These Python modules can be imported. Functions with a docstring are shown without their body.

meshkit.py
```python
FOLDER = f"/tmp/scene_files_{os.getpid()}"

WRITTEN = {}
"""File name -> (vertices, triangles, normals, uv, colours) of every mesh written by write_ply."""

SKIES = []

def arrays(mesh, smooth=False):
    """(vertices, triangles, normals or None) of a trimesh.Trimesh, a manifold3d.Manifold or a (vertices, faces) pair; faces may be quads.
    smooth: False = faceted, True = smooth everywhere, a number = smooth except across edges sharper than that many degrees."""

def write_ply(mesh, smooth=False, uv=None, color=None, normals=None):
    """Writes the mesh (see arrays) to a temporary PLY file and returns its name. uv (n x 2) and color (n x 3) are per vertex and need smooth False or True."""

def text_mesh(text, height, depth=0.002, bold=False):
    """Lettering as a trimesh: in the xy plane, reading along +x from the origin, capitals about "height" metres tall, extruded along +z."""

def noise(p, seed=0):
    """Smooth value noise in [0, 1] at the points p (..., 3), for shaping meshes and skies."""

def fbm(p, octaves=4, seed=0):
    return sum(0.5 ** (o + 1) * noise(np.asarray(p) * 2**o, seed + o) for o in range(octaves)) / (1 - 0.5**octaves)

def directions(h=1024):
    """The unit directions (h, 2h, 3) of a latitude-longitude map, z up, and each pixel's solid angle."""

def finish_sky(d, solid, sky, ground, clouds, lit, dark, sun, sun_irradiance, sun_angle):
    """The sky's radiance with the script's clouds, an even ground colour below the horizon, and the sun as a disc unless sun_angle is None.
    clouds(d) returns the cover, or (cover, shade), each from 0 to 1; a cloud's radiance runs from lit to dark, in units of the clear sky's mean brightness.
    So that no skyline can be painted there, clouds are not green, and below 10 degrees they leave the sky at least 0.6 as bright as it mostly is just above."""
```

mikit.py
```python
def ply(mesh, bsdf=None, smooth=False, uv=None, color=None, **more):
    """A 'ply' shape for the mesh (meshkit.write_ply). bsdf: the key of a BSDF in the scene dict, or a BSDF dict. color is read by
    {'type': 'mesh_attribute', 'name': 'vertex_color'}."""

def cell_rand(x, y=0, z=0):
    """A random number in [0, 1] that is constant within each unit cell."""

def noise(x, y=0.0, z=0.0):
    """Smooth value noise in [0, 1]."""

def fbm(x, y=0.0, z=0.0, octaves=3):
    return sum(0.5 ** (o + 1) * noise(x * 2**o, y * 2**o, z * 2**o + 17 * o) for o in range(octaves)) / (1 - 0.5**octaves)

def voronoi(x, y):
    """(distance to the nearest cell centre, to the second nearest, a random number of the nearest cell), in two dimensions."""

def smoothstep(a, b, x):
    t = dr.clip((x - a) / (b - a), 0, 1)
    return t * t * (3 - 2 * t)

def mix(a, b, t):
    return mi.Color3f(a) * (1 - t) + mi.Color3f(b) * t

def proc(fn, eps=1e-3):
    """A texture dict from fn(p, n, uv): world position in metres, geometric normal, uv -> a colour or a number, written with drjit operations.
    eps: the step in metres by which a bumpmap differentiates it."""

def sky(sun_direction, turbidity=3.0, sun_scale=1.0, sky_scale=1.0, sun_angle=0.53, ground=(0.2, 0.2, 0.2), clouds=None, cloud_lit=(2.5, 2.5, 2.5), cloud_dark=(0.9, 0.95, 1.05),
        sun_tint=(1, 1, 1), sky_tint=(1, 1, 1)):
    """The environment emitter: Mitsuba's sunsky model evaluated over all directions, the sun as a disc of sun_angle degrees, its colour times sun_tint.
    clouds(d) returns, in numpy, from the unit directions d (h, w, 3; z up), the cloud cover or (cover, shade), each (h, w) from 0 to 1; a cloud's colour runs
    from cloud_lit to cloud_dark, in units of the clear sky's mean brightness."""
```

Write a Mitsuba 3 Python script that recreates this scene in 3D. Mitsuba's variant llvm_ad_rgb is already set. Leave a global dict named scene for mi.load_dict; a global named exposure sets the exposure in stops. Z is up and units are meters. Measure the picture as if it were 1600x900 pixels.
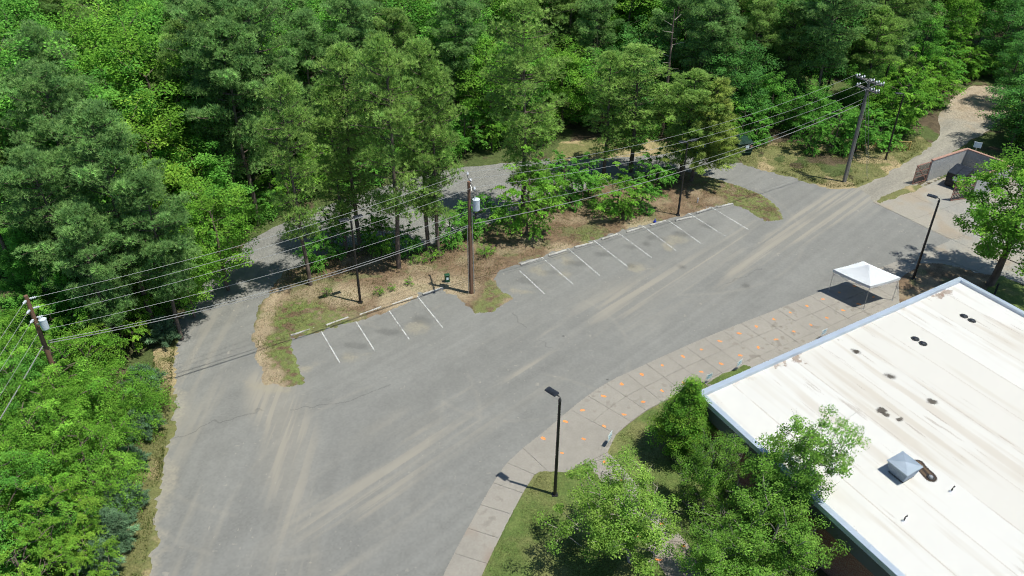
import math, random
import numpy as np, trimesh, drjit as dr, mitsuba as mi
import mikit, meshkit
from mikit import proc, noise, fbm, smoothstep, mix, cell_rand
import shapely
from shapely.geometry import Polygon, LineString, Point, box as sbox
T = mi.ScalarTransform4f
scene, labels = {}, {}

# ---------------------------------------------------------------- camera, sky, exposure
EYE = np.array([0, 0, 35.005]); FWD = np.array([0, 0.84027, -0.54216]); UP = np.array([-0.009128, 0.542137, 0.84024])
scene['camera'] = {'type': 'perspective', 'fov': 65.2385, 'fov_axis': 'x', 'near_clip': 0.1, 'far_clip': 3000.0,
                   'to_world': T().look_at(origin=EYE.tolist(), target=(EYE + FWD).tolist(), up=UP.tolist())}
SUN = (0.355, -0.14, 1.0)
scene['sky'] = mikit.sky(SUN, turbidity=3.0, sky_scale=0.75, sun_tint=(0.86, 1.0, 1.16))
exposure = 2.0

# ---------------------------------------------------------------- helpers
def numbered(name):
    if name not in used:
        used[name] = 0
        return name
    used[name] += 1
    return '%s_%03d' % (name, used[name])
used = {}
def put(name, mesh, bsdf, parent=None, smooth=False, color=None, kind=None, label=None):
    key = numbered((parent + '__' if parent else '') + name)
    scene[key] = mesh if isinstance(mesh, dict) else mikit.ply(mesh, bsdf, smooth=smooth, color=color)
    d = {}
    if kind: d['kind'] = kind
    if label: d['label'] = label
    if d: labels[key] = d
    return key
def thing(name, label, cat, group=None, kind=None):
    key = numbered(name)
    labels[key] = {'label': label, 'category': cat}
    if group: labels[key]['group'] = group
    if kind: labels[key]['kind'] = kind
    return key
def tagkey(key, label, cat, group=None):
    labels[key] = {'label': label, 'category': cat}
    if group: labels[key]['group'] = group
def cat_(ms):
    vs, fs, n = [], [], 0
    for m in ms:
        v, f = (m.vertices, m.faces) if hasattr(m, 'vertices') else m
        vs.append(np.asarray(v, float)); fs.append(np.asarray(f, int) + n); n += len(v)
    return np.vstack(vs), np.vstack(fs)
def rotz(m, a):
    v, f = (m.vertices, m.faces) if hasattr(m, 'vertices') else m
    c, s = math.cos(a), math.sin(a)
    return np.asarray(v) @ np.array([[c, s, 0], [-s, c, 0], [0, 0, 1]]), f
def move(m, x, y, z=0.0):
    v, f = (m.vertices, m.faces) if hasattr(m, 'vertices') else m
    return np.asarray(v) + [x, y, z], f
def frame(m, o, ex, ey, ez=(0, 0, 1)):
    v, f = (m.vertices, m.faces) if hasattr(m, 'vertices') else m
    v = np.asarray(v)
    return np.asarray(o, float) + v[:, :1] * np.asarray(ex, float) + v[:, 1:2] * np.asarray(ey, float) + v[:, 2:] * np.asarray(ez, float), f
def bbox(x0, x1, y0, y1, z0, z1, c=0.0):
    """A box with its edges chamfered by c."""
    if c <= 0:
        v = np.array([[x, y, z] for x in (x0, x1) for y in (y0, y1) for z in (z0, z1)], float)
        f = np.array([[0, 1, 3], [0, 3, 2], [4, 6, 7], [4, 7, 5], [0, 4, 5], [0, 5, 1], [2, 3, 7], [2, 7, 6], [0, 2, 6], [0, 6, 4], [1, 5, 7], [1, 7, 3]])
        return v, f
    p = []
    for x in (x0, x1):
        for y in (y0, y1):
            for z in (z0, z1):
                sx, sy, sz = (1 if x == x0 else -1), (1 if y == y0 else -1), (1 if z == z0 else -1)
                p += [[x + sx * c, y + sy * c, z], [x + sx * c, y, z + sz * c], [x, y + sy * c, z + sz * c]]
    h = trimesh.convex.convex_hull(np.array(p))
    return np.array(h.vertices), np.array(h.faces)
def tube(pts, radii, sides=8, caps=True):
    p = np.asarray(pts, float)
    t = np.gradient(p, axis=0); t /= np.linalg.norm(t, axis=1, keepdims=True) + 1e-12
    a = np.cross(t, np.where(np.abs(t[:, 2:]) < 0.9, [0, 0, 1.0], [1.0, 0, 0])); a /= np.linalg.norm(a, axis=1, keepdims=True) + 1e-12
    b = np.cross(t, a); ang = np.arange(sides) * 2 * np.pi / sides
    r = np.broadcast_to(radii, (len(p),))
    v = p[:, None] + r[:, None, None] * (np.cos(ang)[None, :, None] * a[:, None] + np.sin(ang)[None, :, None] * b[:, None])
    i, j = np.meshgrid(np.arange(len(p) - 1), np.arange(sides), indexing='ij')
    q = np.stack([i * sides + j, i * sides + (j + 1) % sides, (i + 1) * sides + (j + 1) % sides, (i + 1) * sides + j], -1).reshape(-1, 4)
    v = v.reshape(-1, 3); f = np.vstack([q[:, [0, 1, 2]], q[:, [0, 2, 3]]])
    if caps:
        n = len(v); v = np.vstack([v, p[:1], p[-1:]]); k = np.arange(sides); e = (len(p) - 1) * sides
        f = np.vstack([f, np.stack([(k + 1) % sides, k, k * 0 + n], 1), np.stack([e + k, e + (k + 1) % sides, k * 0 + n + 1], 1)])
    return v, f
def lathe(profile, sides=16):
    """profile: (r, z) from bottom to top."""
    pr = np.asarray(profile, float); ang = np.arange(sides) * 2 * np.pi / sides
    v = np.stack([pr[:, :1] * np.cos(ang), pr[:, :1] * np.sin(ang), np.repeat(pr[:, 1:], sides, 1)], -1).reshape(-1, 3)
    i, j = np.meshgrid(np.arange(len(pr) - 1), np.arange(sides), indexing='ij')
    q = np.stack([i * sides + j, i * sides + (j + 1) % sides, (i + 1) * sides + (j + 1) % sides, (i + 1) * sides + j], -1).reshape(-1, 4)
    return v, np.vstack([q[:, [0, 1, 2]], q[:, [0, 2, 3]]])
def prism(poly, z0, z1, ch=0.0):
    """A flat slab over a polygon; ch: chamfer of the upper edge (for convex outlines)."""
    if ch > 0:
        top = np.array(poly.buffer(-ch, join_style=2).exterior.coords)[:-1]; low = np.array(poly.exterior.coords)[:-1]
        p = np.vstack([np.c_[top, np.full(len(top), z1)], np.c_[low, np.full(len(low), z1 - ch)], np.c_[low, np.full(len(low), z0)]])
        h = trimesh.convex.convex_hull(p)
        return np.array(h.vertices), np.array(h.faces)
    m = trimesh.creation.extrude_polygon(poly, z1 - z0, engine='earcut')
    return np.array(m.vertices) + [0, 0, z0], np.array(m.faces)
def sheet(poly, z):
    v, f = trimesh.creation.triangulate_polygon(poly, engine='earcut')
    v = np.c_[v, np.full(len(v), z)]
    n = np.cross(v[f[:, 1]] - v[f[:, 0]], v[f[:, 2]] - v[f[:, 0]])[:, 2]
    f = np.where((n < 0)[:, None], f[:, ::-1], f)
    return v, f
def signed(poly, X, Y):
    pts = shapely.points(X.ravel(), Y.ravel()); poly = poly if poly.is_valid else poly.buffer(0)
    d = shapely.distance(poly.boundary, pts); ins = shapely.contains_xy(poly, X.ravel(), Y.ravel())
    return np.where(ins, d, -d).reshape(X.shape)
def grid_mesh(X, Y, Z, keep=None):
    n, m = X.shape
    v = np.stack([X, Y, Z], -1).reshape(-1, 3)
    i, j = np.meshgrid(np.arange(n - 1), np.arange(m - 1), indexing='ij')
    a = (i * m + j).ravel(); q = np.stack([a, a + m, a + m + 1, a + 1], 1)
    if keep is not None:
        k = keep.ravel(); q = q[k[q].any(1)]
    f = np.vstack([q[:, [0, 1, 2]], q[:, [0, 2, 3]]])
    n = np.cross(v[f[0, 1]] - v[f[0, 0]], v[f[0, 2]] - v[f[0, 0]])[2]
    f = f if n > 0 else f[:, ::-1]
    u, inv = np.unique(f, return_inverse=True)
    return v[u], inv.reshape(-1, 3)
def mound(poly, cell=0.3, top=0.1, bump=0.06, edge=0.6, ragged=0.35, seed=0, base=-0.05):
    """Ground piece that rises out of the sheet below along a ragged edge."""
    x0, y0, x1, y1 = poly.bounds
    X, Y = np.meshgrid(np.arange(x0 - 1, x1 + 1, cell), np.arange(y0 - 1, y1 + 1, cell), indexing='ij')
    P = np.stack([X, Y, X * 0], -1)
    sd = signed(poly, X, Y) + (meshkit.fbm(P * 0.9, 4, seed) - 0.5) * 2 * ragged + (meshkit.fbm(P * 2.9, 3, seed + 2) - 0.5) * min(0.6, ragged * 2.2)
    t = np.clip((sd + 0.25) / edge, 0, 1)
    Z = base + (top - base) * t * t * (3 - 2 * t) + bump * t * (meshkit.fbm(P * 0.6, 4, seed + 5) - 0.5) * 2
    return grid_mesh(X, Y, Z, sd > -0.5)
def spline(pts, step=0.5):
    p = np.asarray(pts, float); p = np.vstack([2 * p[0] - p[1], p, 2 * p[-1] - p[-2]]); out = []
    for k in range(1, len(p) - 2):
        n = max(2, int(np.linalg.norm(p[k + 1] - p[k]) / step))
        for t in np.arange(n) / n:
            out.append(0.5 * (2 * p[k] + (p[k + 1] - p[k - 1]) * t + (2 * p[k - 1] - 5 * p[k] + 4 * p[k + 1] - p[k + 2]) * t * t + (3 * p[k] - p[k - 1] - 3 * p[k + 1] + p[k + 2]) * t ** 3))
    return np.array(out + [p[-2]])

# ---------------------------------------------------------------- materials
def mat(key, base, rough=0.9, metallic=0.0, spec=0.3, bump=None, scale=0.01, **more):
    d = {'type': 'principled', 'roughness': rough, 'metallic': metallic, 'specular': spec, **more}
    d['base_color'] = proc(base) if callable(base) else {'type': 'rgb', 'value': list(base)}
    if bump: d = {'type': 'bumpmap', 'arbitrary': proc(bump, eps=4e-3), 'scale': scale, 'bsdf': d}
    scene[key] = {'type': 'twosided', 'bsdf': d}
def seg_dist(p, pts):
    best = mi.Float(1e9)
    for (ax, ay), (bx, by) in zip(pts[:-1], pts[1:]):
        dx, dy = bx - ax, by - ay
        t = dr.clip(((p.x - ax) * dx + (p.y - ay) * dy) / (dx * dx + dy * dy), 0, 1)
        best = dr.minimum(best, dr.sqrt(dr.square(p.x - ax - t * dx) + dr.square(p.y - ay - t * dy)))
    return best
MAIN = [(41.16,76.43),(33.29,71.07),(25.86,65.01),(17.87,58.05),(10.11,52.56),(3.80,47.38),(-1.68,42.18),(-6.27,36.55),(-9.69,29.53),(-10.44,25.10)]
TIP = [(-16.39,42.65),(-14.98,38.78),(-13.52,34.81),(-12.28,30.85),(-10.93,25.85)]
LEFTROAD = [(-17.21,25.40),(-19.05,31.71),(-20.73,39.32),(-22.53,46.20),(-22.81,52.02),(-21.37,56.85)]
EDGE_L = [(-18.87,26.34),(-19.90,30.77),(-21.62,37.21),(-23.92,44.68),(-25.09,48.70)]
SMUDGE = [(1.04,55.24),(3.30,56.77),(5.52,58.15),(7.99,59.69),(10.38,61.18),(12.57,62.72),(15.11,63.47),(17.54,65.22),(-11.09,46.37),(-8.98,47.98),(-6.78,49.66)]
BLOBS = [(13.62,61.35),(14.57,62.64),(4.53,56.89),(0.93,53.80),(-6.97,49.15),(-11.43,45.16),(-14.80,43.94),(-15.37,41.19),(-16.74,41.83),(4.91,58.88),(10.81,57.93),(2.41,57.47)]
ARCS = [(-14.0, 40.0, 9.5), (-13.0, 38.6, 11.0), (0.5, 46.5, 8.0), (-2.0, 30.0, 14.0), (14.0, 66.0, 12.5)]
DARKS = [(6.60,42.78),(9.99,57.92),(11.84,61.55),(3.82,47.77),(19.00,54.86),(14.35,57.78)]
CRACKS = [[(0.17,50.63),(0.75,49.36),(1.08,48.79)], [(2.15,47.35),(2.73,46.58),(3.09,46.20)], [(-14.30,39.41),(-12.51,39.81),(-10.70,40.21),(-8.20,42.09)], [(17.48,55.03),(19.36,56.34),(21.06,57.80)], [(-21.88,35.79),(-19.10,38.12),(-16.17,39.38)]]
def asphalt(p, n, uv):
    x, y = mi.Float(p.x), mi.Float(p.y)
    a = 0.70 * x + 0.714 * y; b = 0.714 * x - 0.70 * y
    wx = x + 1.2 * (noise(x * 0.3, y * 0.3, 3) - 0.5); wy = y + 1.2 * (noise(x * 0.3, y * 0.3, 7) - 0.5)
    w = mi.Point3f(wx, wy, 0)
    big = fbm(x * 0.16, y * 0.16, 1, octaves=4); fine = noise(x * 9, y * 9, 2); mid = fbm(x * 1.1, y * 1.1, 5, octaves=3)
    streak = fbm(a * 0.11, b * 0.8, 4, octaves=5); streak2 = fbm(x * 1.5, y * 0.13, 9, octaves=4)
    g = 0.188 + 0.022 * (big - 0.5) + 0.022 * (mid - 0.5) + 0.024 * (fine - 0.5) + 0.03 * (streak - 0.5)
    col = mi.Color3f(g * 1.012, g * 1.0, g * 0.935)
    dust = mi.Color3f(0.272, 0.25, 0.21)
    dm = seg_dist(w, MAIN)
    m1 = smoothstep(4.6, 0.3, dm) * smoothstep(0.34, 0.66, streak) * 0.62 + smoothstep(1.3, 0.0, dr.abs(dm - 1.2)) * 0.22 * smoothstep(0.35, 0.6, streak)
    fs = fbm(a * 0.06, b * 3.2, 44, octaves=4); m1 = m1 * (0.25 + 1.0 * smoothstep(0.38, 0.62, fs)); g2 = fbm(a * 0.05, b * 2.0, 54, octaves=4); g3 = fbm(x * 1.9, y * 0.09, 57, octaves=4); ty = smoothstep(44, 34, y) * smoothstep(-2, -9, x); col = col * (0.90 + 0.20 * (g2 * (1 - ty) + g3 * ty))
    dt = seg_dist(w, TIP)
    m2 = smoothstep(2.5, 0.2, dt) * (0.35 + 0.65 * smoothstep(0.36, 0.64, fbm(x * 3.4, y * 0.2, 63, octaves=4))) * smoothstep(20, 41, y) * 1.3
    dl = seg_dist(w, LEFTROAD)
    m3 = smoothstep(3.5, 0.3, dl) * smoothstep(0.48, 0.75, streak2) * 0.45
    col = mix(col, dust, dr.clip(m1 + m2 + m3, 0, 0.95))
    m4 = smoothstep(0.85, 0.1, seg_dist(w, EDGE_L) + 1.2 * (mid - 0.5)); col = mix(col, mi.Color3f(0.31, 0.28, 0.225), 0.5 * m4 * (0.5 + fine))
    for i, (bx, by) in enumerate(BLOBS):
        r = 0.7 + 0.5 * ((i * 37) % 10) / 10
        d = dr.sqrt(dr.square((wx - bx) * 0.8) + dr.square(wy - by)) + 1.4 * (mid - 0.5)
        col = mix(col, mi.Color3f(0.30, 0.265, 0.19), 0.6 * smoothstep(r, 0.05, d) * (0.4 + 0.6 * fine))
    for i, (bx, by) in enumerate(DARKS):
        d = dr.sqrt(dr.square(x - bx) + dr.square(y - by)) + 0.35 * (mid - 0.5)
        col = col * (1 - (0.6 if i in (0, 3) else 0.3) * smoothstep(0.20 if i in (0, 3) else 0.55, 0.02, d))
    for i, (bx, by) in enumerate(SMUDGE):
        d = dr.sqrt(dr.square((x - bx) * 0.7 + (y - by) * 0.5) + dr.square((y - by) * 1.1)) + 1.1 * (mid - 0.5)
        col = col * (1 - 0.22 * smoothstep(0.75, 0.1, d))
    for c in CRACKS:
        col = col * (1 - 0.20 * smoothstep(0.10, 0.0, seg_dist(mi.Point3f(x + 0.5 * (mid - 0.5), y + 0.5 * (noise(x * 2, y * 2, 11) - 0.5), 0), c)))
    patchy = smoothstep(0.55, 0.72, fbm(x * 0.28, y * 0.28, 31, octaves=4)); col = mix(col, col * 1.04, patchy)
    for (cx, cy, rr) in ARCS:
        ar = dr.abs(dr.sqrt(dr.square(x - cx) + dr.square(y - cy)) - rr); col = mix(col, dust * 1.1, 0.16 * smoothstep(0.3, 0.0, ar) * smoothstep(0.42, 0.6, fbm(x * 0.35, y * 0.35, 41)))
    gravel = smoothstep(0.90, 0.985, noise(x * 4.3, y * 4.3, 21)) * 0.45 * smoothstep(0.4, 0.65, fbm(x * 0.2, y * 0.2, 71))
    return mix(col, dust * 1.25, gravel)
mat('asphalt_mat', asphalt, 0.92, bump=lambda p, n, uv: 0.6 * noise(p.x * 14, p.y * 14, 1) + fbm(p.x * 2, p.y * 2, 3), scale=0.0025)
def concrete(p, n, uv):
    x, y = mi.Float(p.x), mi.Float(p.y)
    t = fbm(x * 0.35, y * 0.35, 1, octaves=4); m = fbm(x * 2.2, y * 2.2, 4); f = noise(x * 12, y * 12, 2)
    g = 0.262 + 0.06 * (t - 0.5) + 0.035 * (m - 0.5) + 0.025 * (f - 0.5)
    col = mi.Color3f(g * 1.05, g * 0.968, g * 0.845)
    col = mix(col, mi.Color3f(0.24, 0.155, 0.105), 0.55 * smoothstep(0.56, 0.75, fbm(x * 0.22 + 9, y * 0.22, 7, octaves=4)) * smoothstep(36, 27, y))
    return mix(col, mi.Color3f(0.12, 0.105, 0.085), 0.45 * smoothstep(0.58, 0.8, m) * smoothstep(0.4, 0.7, t))
mat('concrete_mat', concrete, 0.9, bump=lambda p, n, uv: fbm(p.x * 5, p.y * 5, p.z * 5), scale=0.004)
def pad(p, n, uv):
    x, y = mi.Float(p.x), mi.Float(p.y)
    t = fbm(x * 0.3, y * 0.3, 11, octaves=4); f = noise(x * 9, y * 9, 2)
    col = mix((0.255, 0.247, 0.222), (0.285, 0.262, 0.222), smoothstep(0.35, 0.65, t)) * (0.94 + 0.12 * f)
    return mix(col, mi.Color3f(0.30, 0.19, 0.09), 0.25 * smoothstep(0.6, 0.8, fbm(x * 0.45, y * 0.45, 5)))
mat('pad_mat', pad, 0.9)
def stop_c(p, n, uv):
    m = fbm(p.x * 3, p.y * 3, p.z * 3)
    return mix((0.47, 0.455, 0.42), (0.27, 0.255, 0.225), smoothstep(0.42, 0.75, m))
mat('stop_mat', stop_c, 0.9)
def paint(p, n, uv):
    m = fbm(p.x * 4, p.y * 4, 1, octaves=4)
    return mix((0.46, 0.46, 0.445), (0.22, 0.215, 0.205), smoothstep(0.46, 0.74, m))
mat('line_mat', paint, 0.85)
ISGREEN = [(-17.42,49.49),(-17.09,46.28),(-15.33,43.72),(-1.02,53.30),(-1.48,51.30),(23.72,70.60),(24.46,67.51),(7.12,62.61),(21.10,74.46),(-13.56,49.55)]
ISGREEN_R = [2.2, 2.0, 2.6, 1.3, 1.4, 3.0, 2.2, 1.5, 2.2, 1.6]
SANDY = [(-18.52,47.83),(-17.90,45.51),(-16.61,42.65),(-12.94,52.91),(-9.05,52.25),(-7.73,54.12),(-4.89,53.98),(4.43,60.29),(11.74,65.11)]
SANDY_R = [0.7, 0.7, 0.9, 1.6, 1.6, 1.8, 2.0, 1.2, 1.2]
LEFTSAND = [(-18.40,53.47),(-18.96,49.47),(-18.19,45.88),(-16.69,42.65),(-15.84,41.71)]
TIPGREEN = [(-16.16,50.36),(-16.69,47.86),(-16.03,45.16),(-14.83,42.54)]
def soil(p, n, uv):
    x, y = mi.Float(p.x), mi.Float(p.y)
    w1 = fbm(x * 0.5, y * 0.5, 1, octaves=4); w2 = fbm(x * 2.4, y * 2.4, 3, octaves=4); f = noise(x * 14, y * 14, 5)
    straw = mix((0.10, 0.068, 0.042), (0.22, 0.152, 0.095), w2)
    straw = mix(straw, (0.13, 0.14, 0.06), 0.7 * smoothstep(0.54, 0.66, fbm(x * 0.7, y * 0.7, 61, octaves=4)))
    col = mix(straw, (0.265, 0.205, 0.135), smoothstep(0.52, 0.74, w1) * 0.7)
    sand = mi.Float(0); green = mi.Float(0)
    for (cx, cy), r in zip(SANDY, SANDY_R):
        sand = dr.maximum(sand, smoothstep(r * 1.5, r * 0.5, dr.sqrt(dr.square(x - cx) + dr.square(y - cy)) + 1.6 * (w1 - 0.5)))
    for (cx, cy), r in zip(ISGREEN, ISGREEN_R):
        green = dr.maximum(green, smoothstep(r * 1.5, r * 0.6, dr.sqrt(dr.square(x - cx) + dr.square(y - cy)) + 2.2 * (w1 - 0.5)))
    pq = mi.Point3f(x + 1.2 * (w1 - 0.5), y + 0.8 * (w2 - 0.5), 0)
    sand = dr.maximum(sand, smoothstep(0.95, 0.2, seg_dist(pq, LEFTSAND) + 0.5 * (w2 - 0.5)))
    green = dr.maximum(green, 1.25 * smoothstep(2.5, 1.3, seg_dist(pq, TIPGREEN))) * (1 - sand)
    col = mix(col, (0.37, 0.30, 0.20), sand * 0.65)
    grass = mix((0.085, 0.125, 0.035), (0.18, 0.185, 0.07), w2)
    col = mix(col, grass, green * smoothstep(0.30, 0.56, w2) * 0.95)
    return col * (0.8 + 0.4 * f)
mat('island_mat', soil, 0.95, bump=lambda p, n, uv: fbm(p.x * 6, p.y * 6, 2), scale=0.012)
def floor_c(p, n, uv):
    x, y = mi.Float(p.x), mi.Float(p.y)
    w1 = fbm(x * 0.4, y * 0.4, 21, octaves=4); w2 = fbm(x * 2.1, y * 2.1, 23, octaves=4); f = noise(x * 11, y * 11, 25)
    col = mix((0.045, 0.035, 0.022), (0.115, 0.085, 0.052), w2)
    col = mix(col, mix((0.05, 0.075, 0.02), (0.085, 0.11, 0.035), w2), smoothstep(0.40, 0.56, w1) * 0.95)
    return col * (0.75 + 0.5 * f)
mat('forest_mat', floor_c, 0.95, bump=lambda p, n, uv: fbm(p.x * 5, p.y * 5, 2), scale=0.04)
def lawn_c(p, n, uv):
    x, y = mi.Float(p.x), mi.Float(p.y)
    w1 = fbm(x * 0.5, y * 0.5, 31, octaves=4); w2 = fbm(x * 3, y * 3, 33, octaves=4)
    col = mix((0.072, 0.122, 0.027), (0.14, 0.17, 0.052), w2)
    return mix(col, (0.20, 0.185, 0.08), smoothstep(0.5, 0.74, w1) * 0.6) * (0.8 + 0.4 * noise(x * 13, y * 13, 3))
mat('lawn_mat', lawn_c, 0.95, bump=lambda p, n, uv: fbm(p.x * 9, p.y * 9, 2), scale=0.03)
def verge_c(p, n, uv):
    x, y = mi.Float(p.x), mi.Float(p.y)
    w1 = fbm(x * 0.45, y * 0.45, 41, octaves=4); w2 = fbm(x * 2.6, y * 2.6, 43, octaves=4)
    col = mix((0.10, 0.12, 0.038), (0.18, 0.165, 0.07), w2)
    col = mix(col, (0.32, 0.25, 0.14), smoothstep(0.5, 0.66, w1) * 0.9)
    return col * (0.8 + 0.4 * noise(x * 13, y * 13, 3))
mat('verge_mat', verge_c, 0.95, bump=lambda p, n, uv: fbm(p.x * 8, p.y * 8, 2), scale=0.03)
def track_c(p, n, uv):
    x, y = mi.Float(p.x), mi.Float(p.y)
    a = 0.74 * x + 0.67 * y; b = 0.67 * x - 0.74 * y
    s = fbm(a * 0.12, b * 1.2, 3, octaves=4); w = fbm(x * 1.2, y * 1.2, 7, octaves=4)
    grey = mix((0.185, 0.175, 0.15), (0.30, 0.275, 0.225), s)
    tan = mix((0.34, 0.285, 0.215), (0.24, 0.185, 0.13), w)
    col = mix(grey, tan, smoothstep(97, 108, a + 6 * (w - 0.5)))
    return col * (0.85 + 0.3 * noise(x * 9, y * 9, 2))
mat('track_mat', track_c, 0.95)
# roof frame: RP corner, RU along the long front edge, RV along the side edge
RP = np.array([10.94, 36.17]); RU = np.array([0.854, 0.520]); RV = np.array([0.468, -0.884])
RI = np.linalg.inv(np.stack([RU, RV], 1))
def ruv(p):
    x, y = mi.Float(p.x) - RP[0], mi.Float(p.y) - RP[1]
    return x * RI[0, 0] + y * RI[0, 1], x * RI[1, 0] + y * RI[1, 1]
RSTAINS = [(23.08,38.07),(21.31,34.97),(21.37,34.54),(21.85,40.61),(22.04,34.22),(24.54,35.80),(21.92,40.48)]
RSTAINS_R = [0.42, 0.26, 0.2, 0.30, 0.22, 0.25, 0.3]
RPOND = [(21.64,30.77),(21.76,30.26),(21.88,29.76)]
RDEBRIS = [(32.02,49.24),(30.63,47.69),(29.81,47.18),(20.98,42.53),(14.41,38.75),(16.57,39.42),(17.86,39.76),(11.37,35.34),(16.21,25.80),(16.36,25.62)]
def roof_c(p, n, uv):
    u, v = ruv(p); x, y = mi.Float(p.x), mi.Float(p.y)
    s = fbm(u * 1.6, v * 0.12, 3, octaves=4); s2 = fbm(u * 5, v * 0.35, 5, octaves=4); big = fbm(u * 0.25, v * 0.2, 8, octaves=3)
    w = fbm(x * 2.5, y * 2.5, 1, octaves=3)
    strip = cell_rand(dr.floor(u / 2.52), 3, 1)
    col = mix((0.555, 0.545, 0.515), (0.50, 0.475, 0.425), smoothstep(0.3, 0.8, strip) * 0.5 + 0.5 * smoothstep(0.5, 0.75, s))
    col = mix(col, (0.43, 0.375, 0.31), 0.35 * smoothstep(0.5, 0.72, s) * smoothstep(0.4, 0.6, big))
    col = mix(col, (0.30, 0.25, 0.20), 0.5 * smoothstep(0.70, 0.8, s2) * smoothstep(0.5, 0.65, big))
    fu = dr.abs(u / 2.52 - dr.floor(u / 2.52 + 0.5)) * 2.52
    col = mix(col, (0.42, 0.38, 0.33), 0.7 * smoothstep(0.06, 0.01, fu) * smoothstep(0.3, 0.55, fbm(u * 0.5, v * 0.6, 12)))
    # damp stain along the parapet
    edge = dr.minimum(u, v) + 0.9 * (w - 0.5) + 0.8 * (big - 0.5)
    col = mix(col, (0.36, 0.29, 0.22), 0.55 * smoothstep(0.45, 0.0, edge) * smoothstep(0.4, 0.6, fbm(u * 0.6, v * 0.6, 15)))
    for (cx, cy), r in zip(RSTAINS, RSTAINS_R):
        d = dr.sqrt(dr.square(x - cx) + dr.square((y - cy) * 1.1)) + 0.5 * (w - 0.5)
        col = mix(col, (0.05, 0.04, 0.03), 0.92 * smoothstep(r * 1.15, r * 0.35, d))
    for cx, cy in RDEBRIS:
        d = dr.sqrt(dr.square(x - cx) + dr.square(y - cy)) + 1.5 * (fbm(x * 4, y * 4, 3) - 0.5)
        col = mix(col, (0.20, 0.13, 0.09), 0.7 * smoothstep(0.5, 0.1, d))
    d = seg_dist(mi.Point3f(x, y, 0), RPOND) + 0.16 * (w - 0.5)
    col = mix(col, mix((0.035, 0.025, 0.02), (0.11, 0.075, 0.045), smoothstep(0.12, 0.02, dr.abs(d - 0.12))), smoothstep(0.36, 0.27, d))
    return col
mat('roof_mat', roof_c, 0.75)
mat('coping_mat', lambda p, n, uv: mix((0.46, 0.53, 0.61), (0.40, 0.46, 0.53), fbm(p.x * 1.5, p.y * 1.5, 2)), 0.35, metallic=0.3, spec=0.5)
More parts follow.
